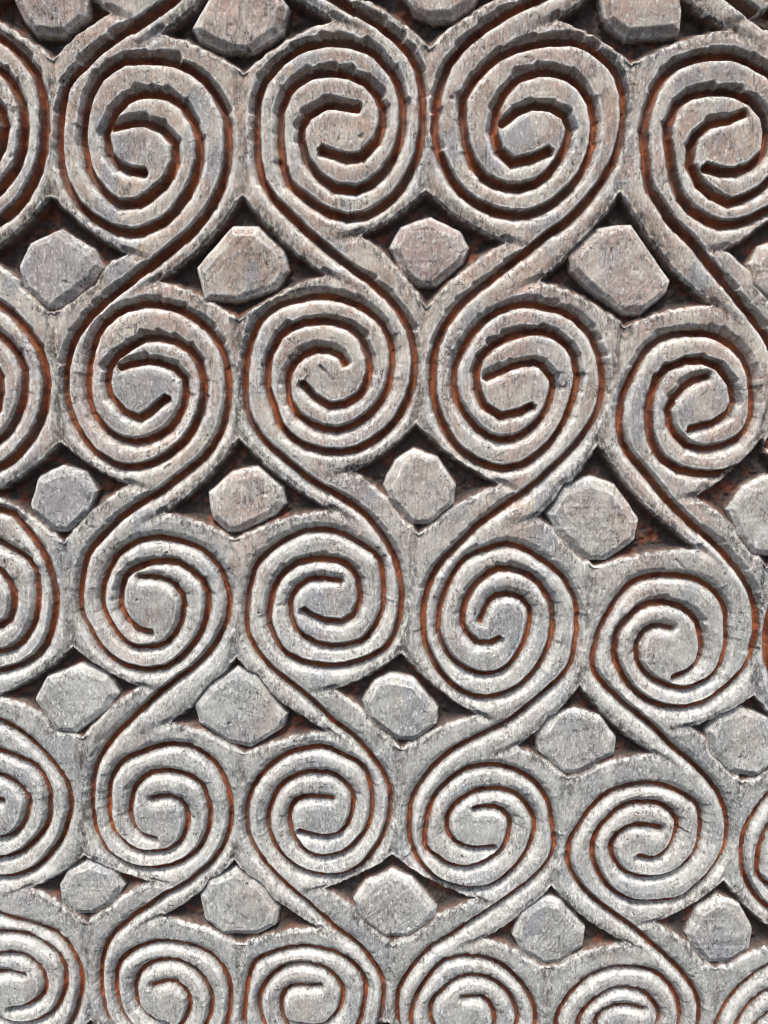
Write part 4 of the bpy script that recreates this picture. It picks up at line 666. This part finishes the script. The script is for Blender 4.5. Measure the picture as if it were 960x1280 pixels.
    # dirt lodged in the creases and round the recesses
    dm = math_('MULTIPLY', ramp(grime, 0.0, 0.7), ramp(noise(1.0, 6, 0.8, mapped(330, 330, 170, 0.3)), 0.44, 0.58))
    dm = math_('MULTIPLY', dm, ramp(noise(30, 3, 0.6), 0.32, 0.55))
    c = mix(math_('MULTIPLY', dm, 0.85), c, (0.07, 0.062, 0.055))
    # hair cracks
    vo = node('ShaderNodeTexVoronoi', feature='DISTANCE_TO_EDGE'); Lk.new(mapped(1, 1, 0.55), vo.inputs['Vector'])
    vo.inputs['Scale'].default_value = 150; vo.inputs['Randomness'].default_value = 1
    crack = math_('MULTIPLY', ramp(vo.outputs['Distance'], 0.022, 0.0), ramp(noise(50, 3), 0.55, 0.66))
    c = mix(math_('MULTIPLY', crack, 0.75), c, (0.05, 0.04, 0.035))
    # walls of the cuts: unwashed reddish-brown wood, shade painted in by darker colour
    bare_shaded = mix(ramp(noise(95, 4, 0.6), 0.40, 0.62), (0.21, 0.125, 0.09), (0.12, 0.076, 0.057))
    bare_shaded = mix(math_('MULTIPLY', ramp(streak, 0.45, 0.75), 0.5), bare_shaded, (0.09, 0.065, 0.05))
    cm = ramp(math_('ADD', cut, math_('MULTIPLY', math_('SUBTRACT', noise(260, 4, 0.7), 0.5), 1.3)), 0.42, 0.88)
    c = mix(math_('MULTIPLY', cm, 0.9), c, bare_shaded)
    # brown-black tone deepening into the recesses; old iron red paint in the cuts' bottoms
    paintn = noise(210, 4, 0.65)
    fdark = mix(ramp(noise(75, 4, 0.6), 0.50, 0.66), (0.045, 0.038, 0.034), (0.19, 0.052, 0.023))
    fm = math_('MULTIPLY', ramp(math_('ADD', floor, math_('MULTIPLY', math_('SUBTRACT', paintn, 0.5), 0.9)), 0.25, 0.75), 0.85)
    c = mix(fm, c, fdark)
    redc = mix(ramp(noise(85, 5, 0.65), 0.40, 0.60), (0.17, 0.045, 0.02), (0.40, 0.125, 0.048))
    rm = ramp(math_('ADD', red, math_('MULTIPLY', math_('SUBTRACT', paintn, 0.5), 1.4)), 0.46, 0.82)
    rm = math_('MULTIPLY', rm, math_('ADD', 0.35, math_('MULTIPLY', ramp(noise(45, 4, 0.65), 0.36, 0.54), 0.6)))
    c = mix(rm, c, redc)
    # overall mottling
    hv = node('ShaderNodeHueSaturation'); Lk.new(c, hv.inputs['Color'])
    hv.inputs['Saturation'].default_value = 1.0
    put(hv.inputs['Value'], math_('ADD', 0.72, math_('MULTIPLY', fine, 0.56)))
    Lk.new(hv.outputs['Color'], bsdf.inputs['Base Color'])
    bsdf.inputs['Roughness'].default_value = 0.78
    bsdf.inputs['Specular IOR Level'].default_value = 0.3
    hgt = math_('ADD', math_('MULTIPLY', fine, 0.5), math_('MULTIPLY', streak, 1.1))
    hgt = math_('ADD', hgt, math_('MULTIPLY', fl, 0.45))
    hgt = math_('SUBTRACT', hgt, math_('MULTIPLY', math_('ADD', crack, ck), 0.7))
    hgt = math_('SUBTRACT', hgt, math_('MULTIPLY', sp, 0.4))
    bp_ = node('ShaderNodeBump'); bp_.inputs['Strength'].default_value = 0.9; bp_.inputs['Distance'].default_value = 0.0010
    Lk.new(hgt, bp_.inputs['Height']); Lk.new(bp_.outputs['Normal'], bsdf.inputs['Normal'])
    return m

WOOD = make_wood('weathered_limewashed_wood')

# ------------------------------------------------------------------ building the parts
panel = bpy.data.objects.new('carved_panel', None)
panel.empty_display_size = 0.1
col.objects.link(panel)
panel.location = (0, 0, ZC)
panel['label'] = 'weathered grey wooden panel carved with rows of double spirals and octagonal bosses'
panel['category'] = 'carved panel'

def finish(o, parent):
    o.data.materials.append(WOOD)
    col.objects.link(o)
    o.parent = parent
    return o

def patch_mesh(name, cells, parent):
    """one mesh object from the grid cells flagged in cells[(NV-1),(NU-1)]"""
    jj, ii = np.nonzero(cells)
    if len(jj) == 0:
        return None
    v0 = jj.astype(np.int64) * NU + ii
    quads = np.stack([v0, v0 + 1, v0 + 1 + NU, v0 + NU], 1)
    used, inv = np.unique(quads.ravel(), return_inverse=True)
    me = bpy.data.meshes.new(name)
    nv, nf = len(used), len(jj)
    me.vertices.add(nv); me.loops.add(nf * 4); me.polygons.add(nf)
    me.vertices.foreach_set('co', COORD.reshape(-1, 3)[used].ravel())
    me.loops.foreach_set('vertex_index', inv.astype(np.int32))
    me.polygons.foreach_set('loop_start', np.arange(0, nf * 4, 4, dtype=np.int32))
    me.polygons.foreach_set('use_smooth', np.ones(nf, bool))
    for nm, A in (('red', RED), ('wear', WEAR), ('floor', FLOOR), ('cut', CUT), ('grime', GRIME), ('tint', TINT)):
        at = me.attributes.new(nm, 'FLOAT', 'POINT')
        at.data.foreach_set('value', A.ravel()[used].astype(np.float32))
    me.update(calc_edges=True)
    me.normals_split_custom_set_from_vertices(NRM.reshape(-1, 3)[used].astype(np.float32))
    return finish(bpy.data.objects.new(name, me), parent)

cell = lambda A: A[:-1, :-1]
cu, cv = cell(U), cell(V)
pid, bid, gid, gd = cell(PID), cell(BID), cell(GID), cell(GD)

# recesses and bosses
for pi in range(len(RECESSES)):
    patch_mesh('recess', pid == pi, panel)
    b = patch_mesh('boss', bid == pi, panel)
    if b is not None and pi in BOSS_LABELS:
        b['label'] = BOSS_LABELS[pi]

# volutes: every cell of what is left belongs to the nearest spiral
rest = (pid < 0) & (bid < 0)
best = np.full(cu.shape, 1e18); vid = np.full(cu.shape, -1, np.int32)
for vi, (key, c, r, ax) in enumerate(VOLUTES):
    d = (cu - c[0]) ** 2 + ((cv - c[1])) ** 2 - ax * ax
    w = d < best
    best = np.where(w, d, best); vid = np.where(w, vi, vid)
for vi, (key, c, r, ax) in enumerate(VOLUTES):
    mine = rest & (vid == vi)
    if not mine.any():
        continue
    ring = (cu - c[0]) ** 2 + (cv - c[1]) ** 2
    grooved = mine & (gd > 0.5)
    eye = mine & ~grooved & (ring < r * r)
    v = patch_mesh('volute', mine & ~grooved & ~eye, panel)
    if v is None:
        continue
    for ci in np.unique(gid[grooved]):
        patch_mesh('groove', grooved & (gid == ci), v)
    patch_mesh('eye', eye, v)

# the plank body behind the carving: sides and back
T = 0.035
x0, x1, z0, z1 = ug[0] * K, ug[-1] * K, vg[0] * K, vg[-1] * K
def rim_points():
    idx = [(0, i) for i in range(NU)] + [(j, NU - 1) for j in range(1, NV)] + [(NV - 1, i) for i in range(NU - 2, -1, -1)] + [(j, 0) for j in range(NV - 2, 0, -1)]
    return [tuple(COORD[j, i]) for j, i in idx]
rp = rim_points(); n = len(rp)
verts = rp + [(p[0], T, p[2]) for p in rp]
faces = [(i, i + n, (i + 1) % n + n, (i + 1) % n) for i in range(n)] + [tuple(range(n, 2 * n))]
me = bpy.data.meshes.new('plank_body'); me.from_pydata(verts, [], faces); me.update()
finish(bpy.data.objects.new('plank_body', me), panel)
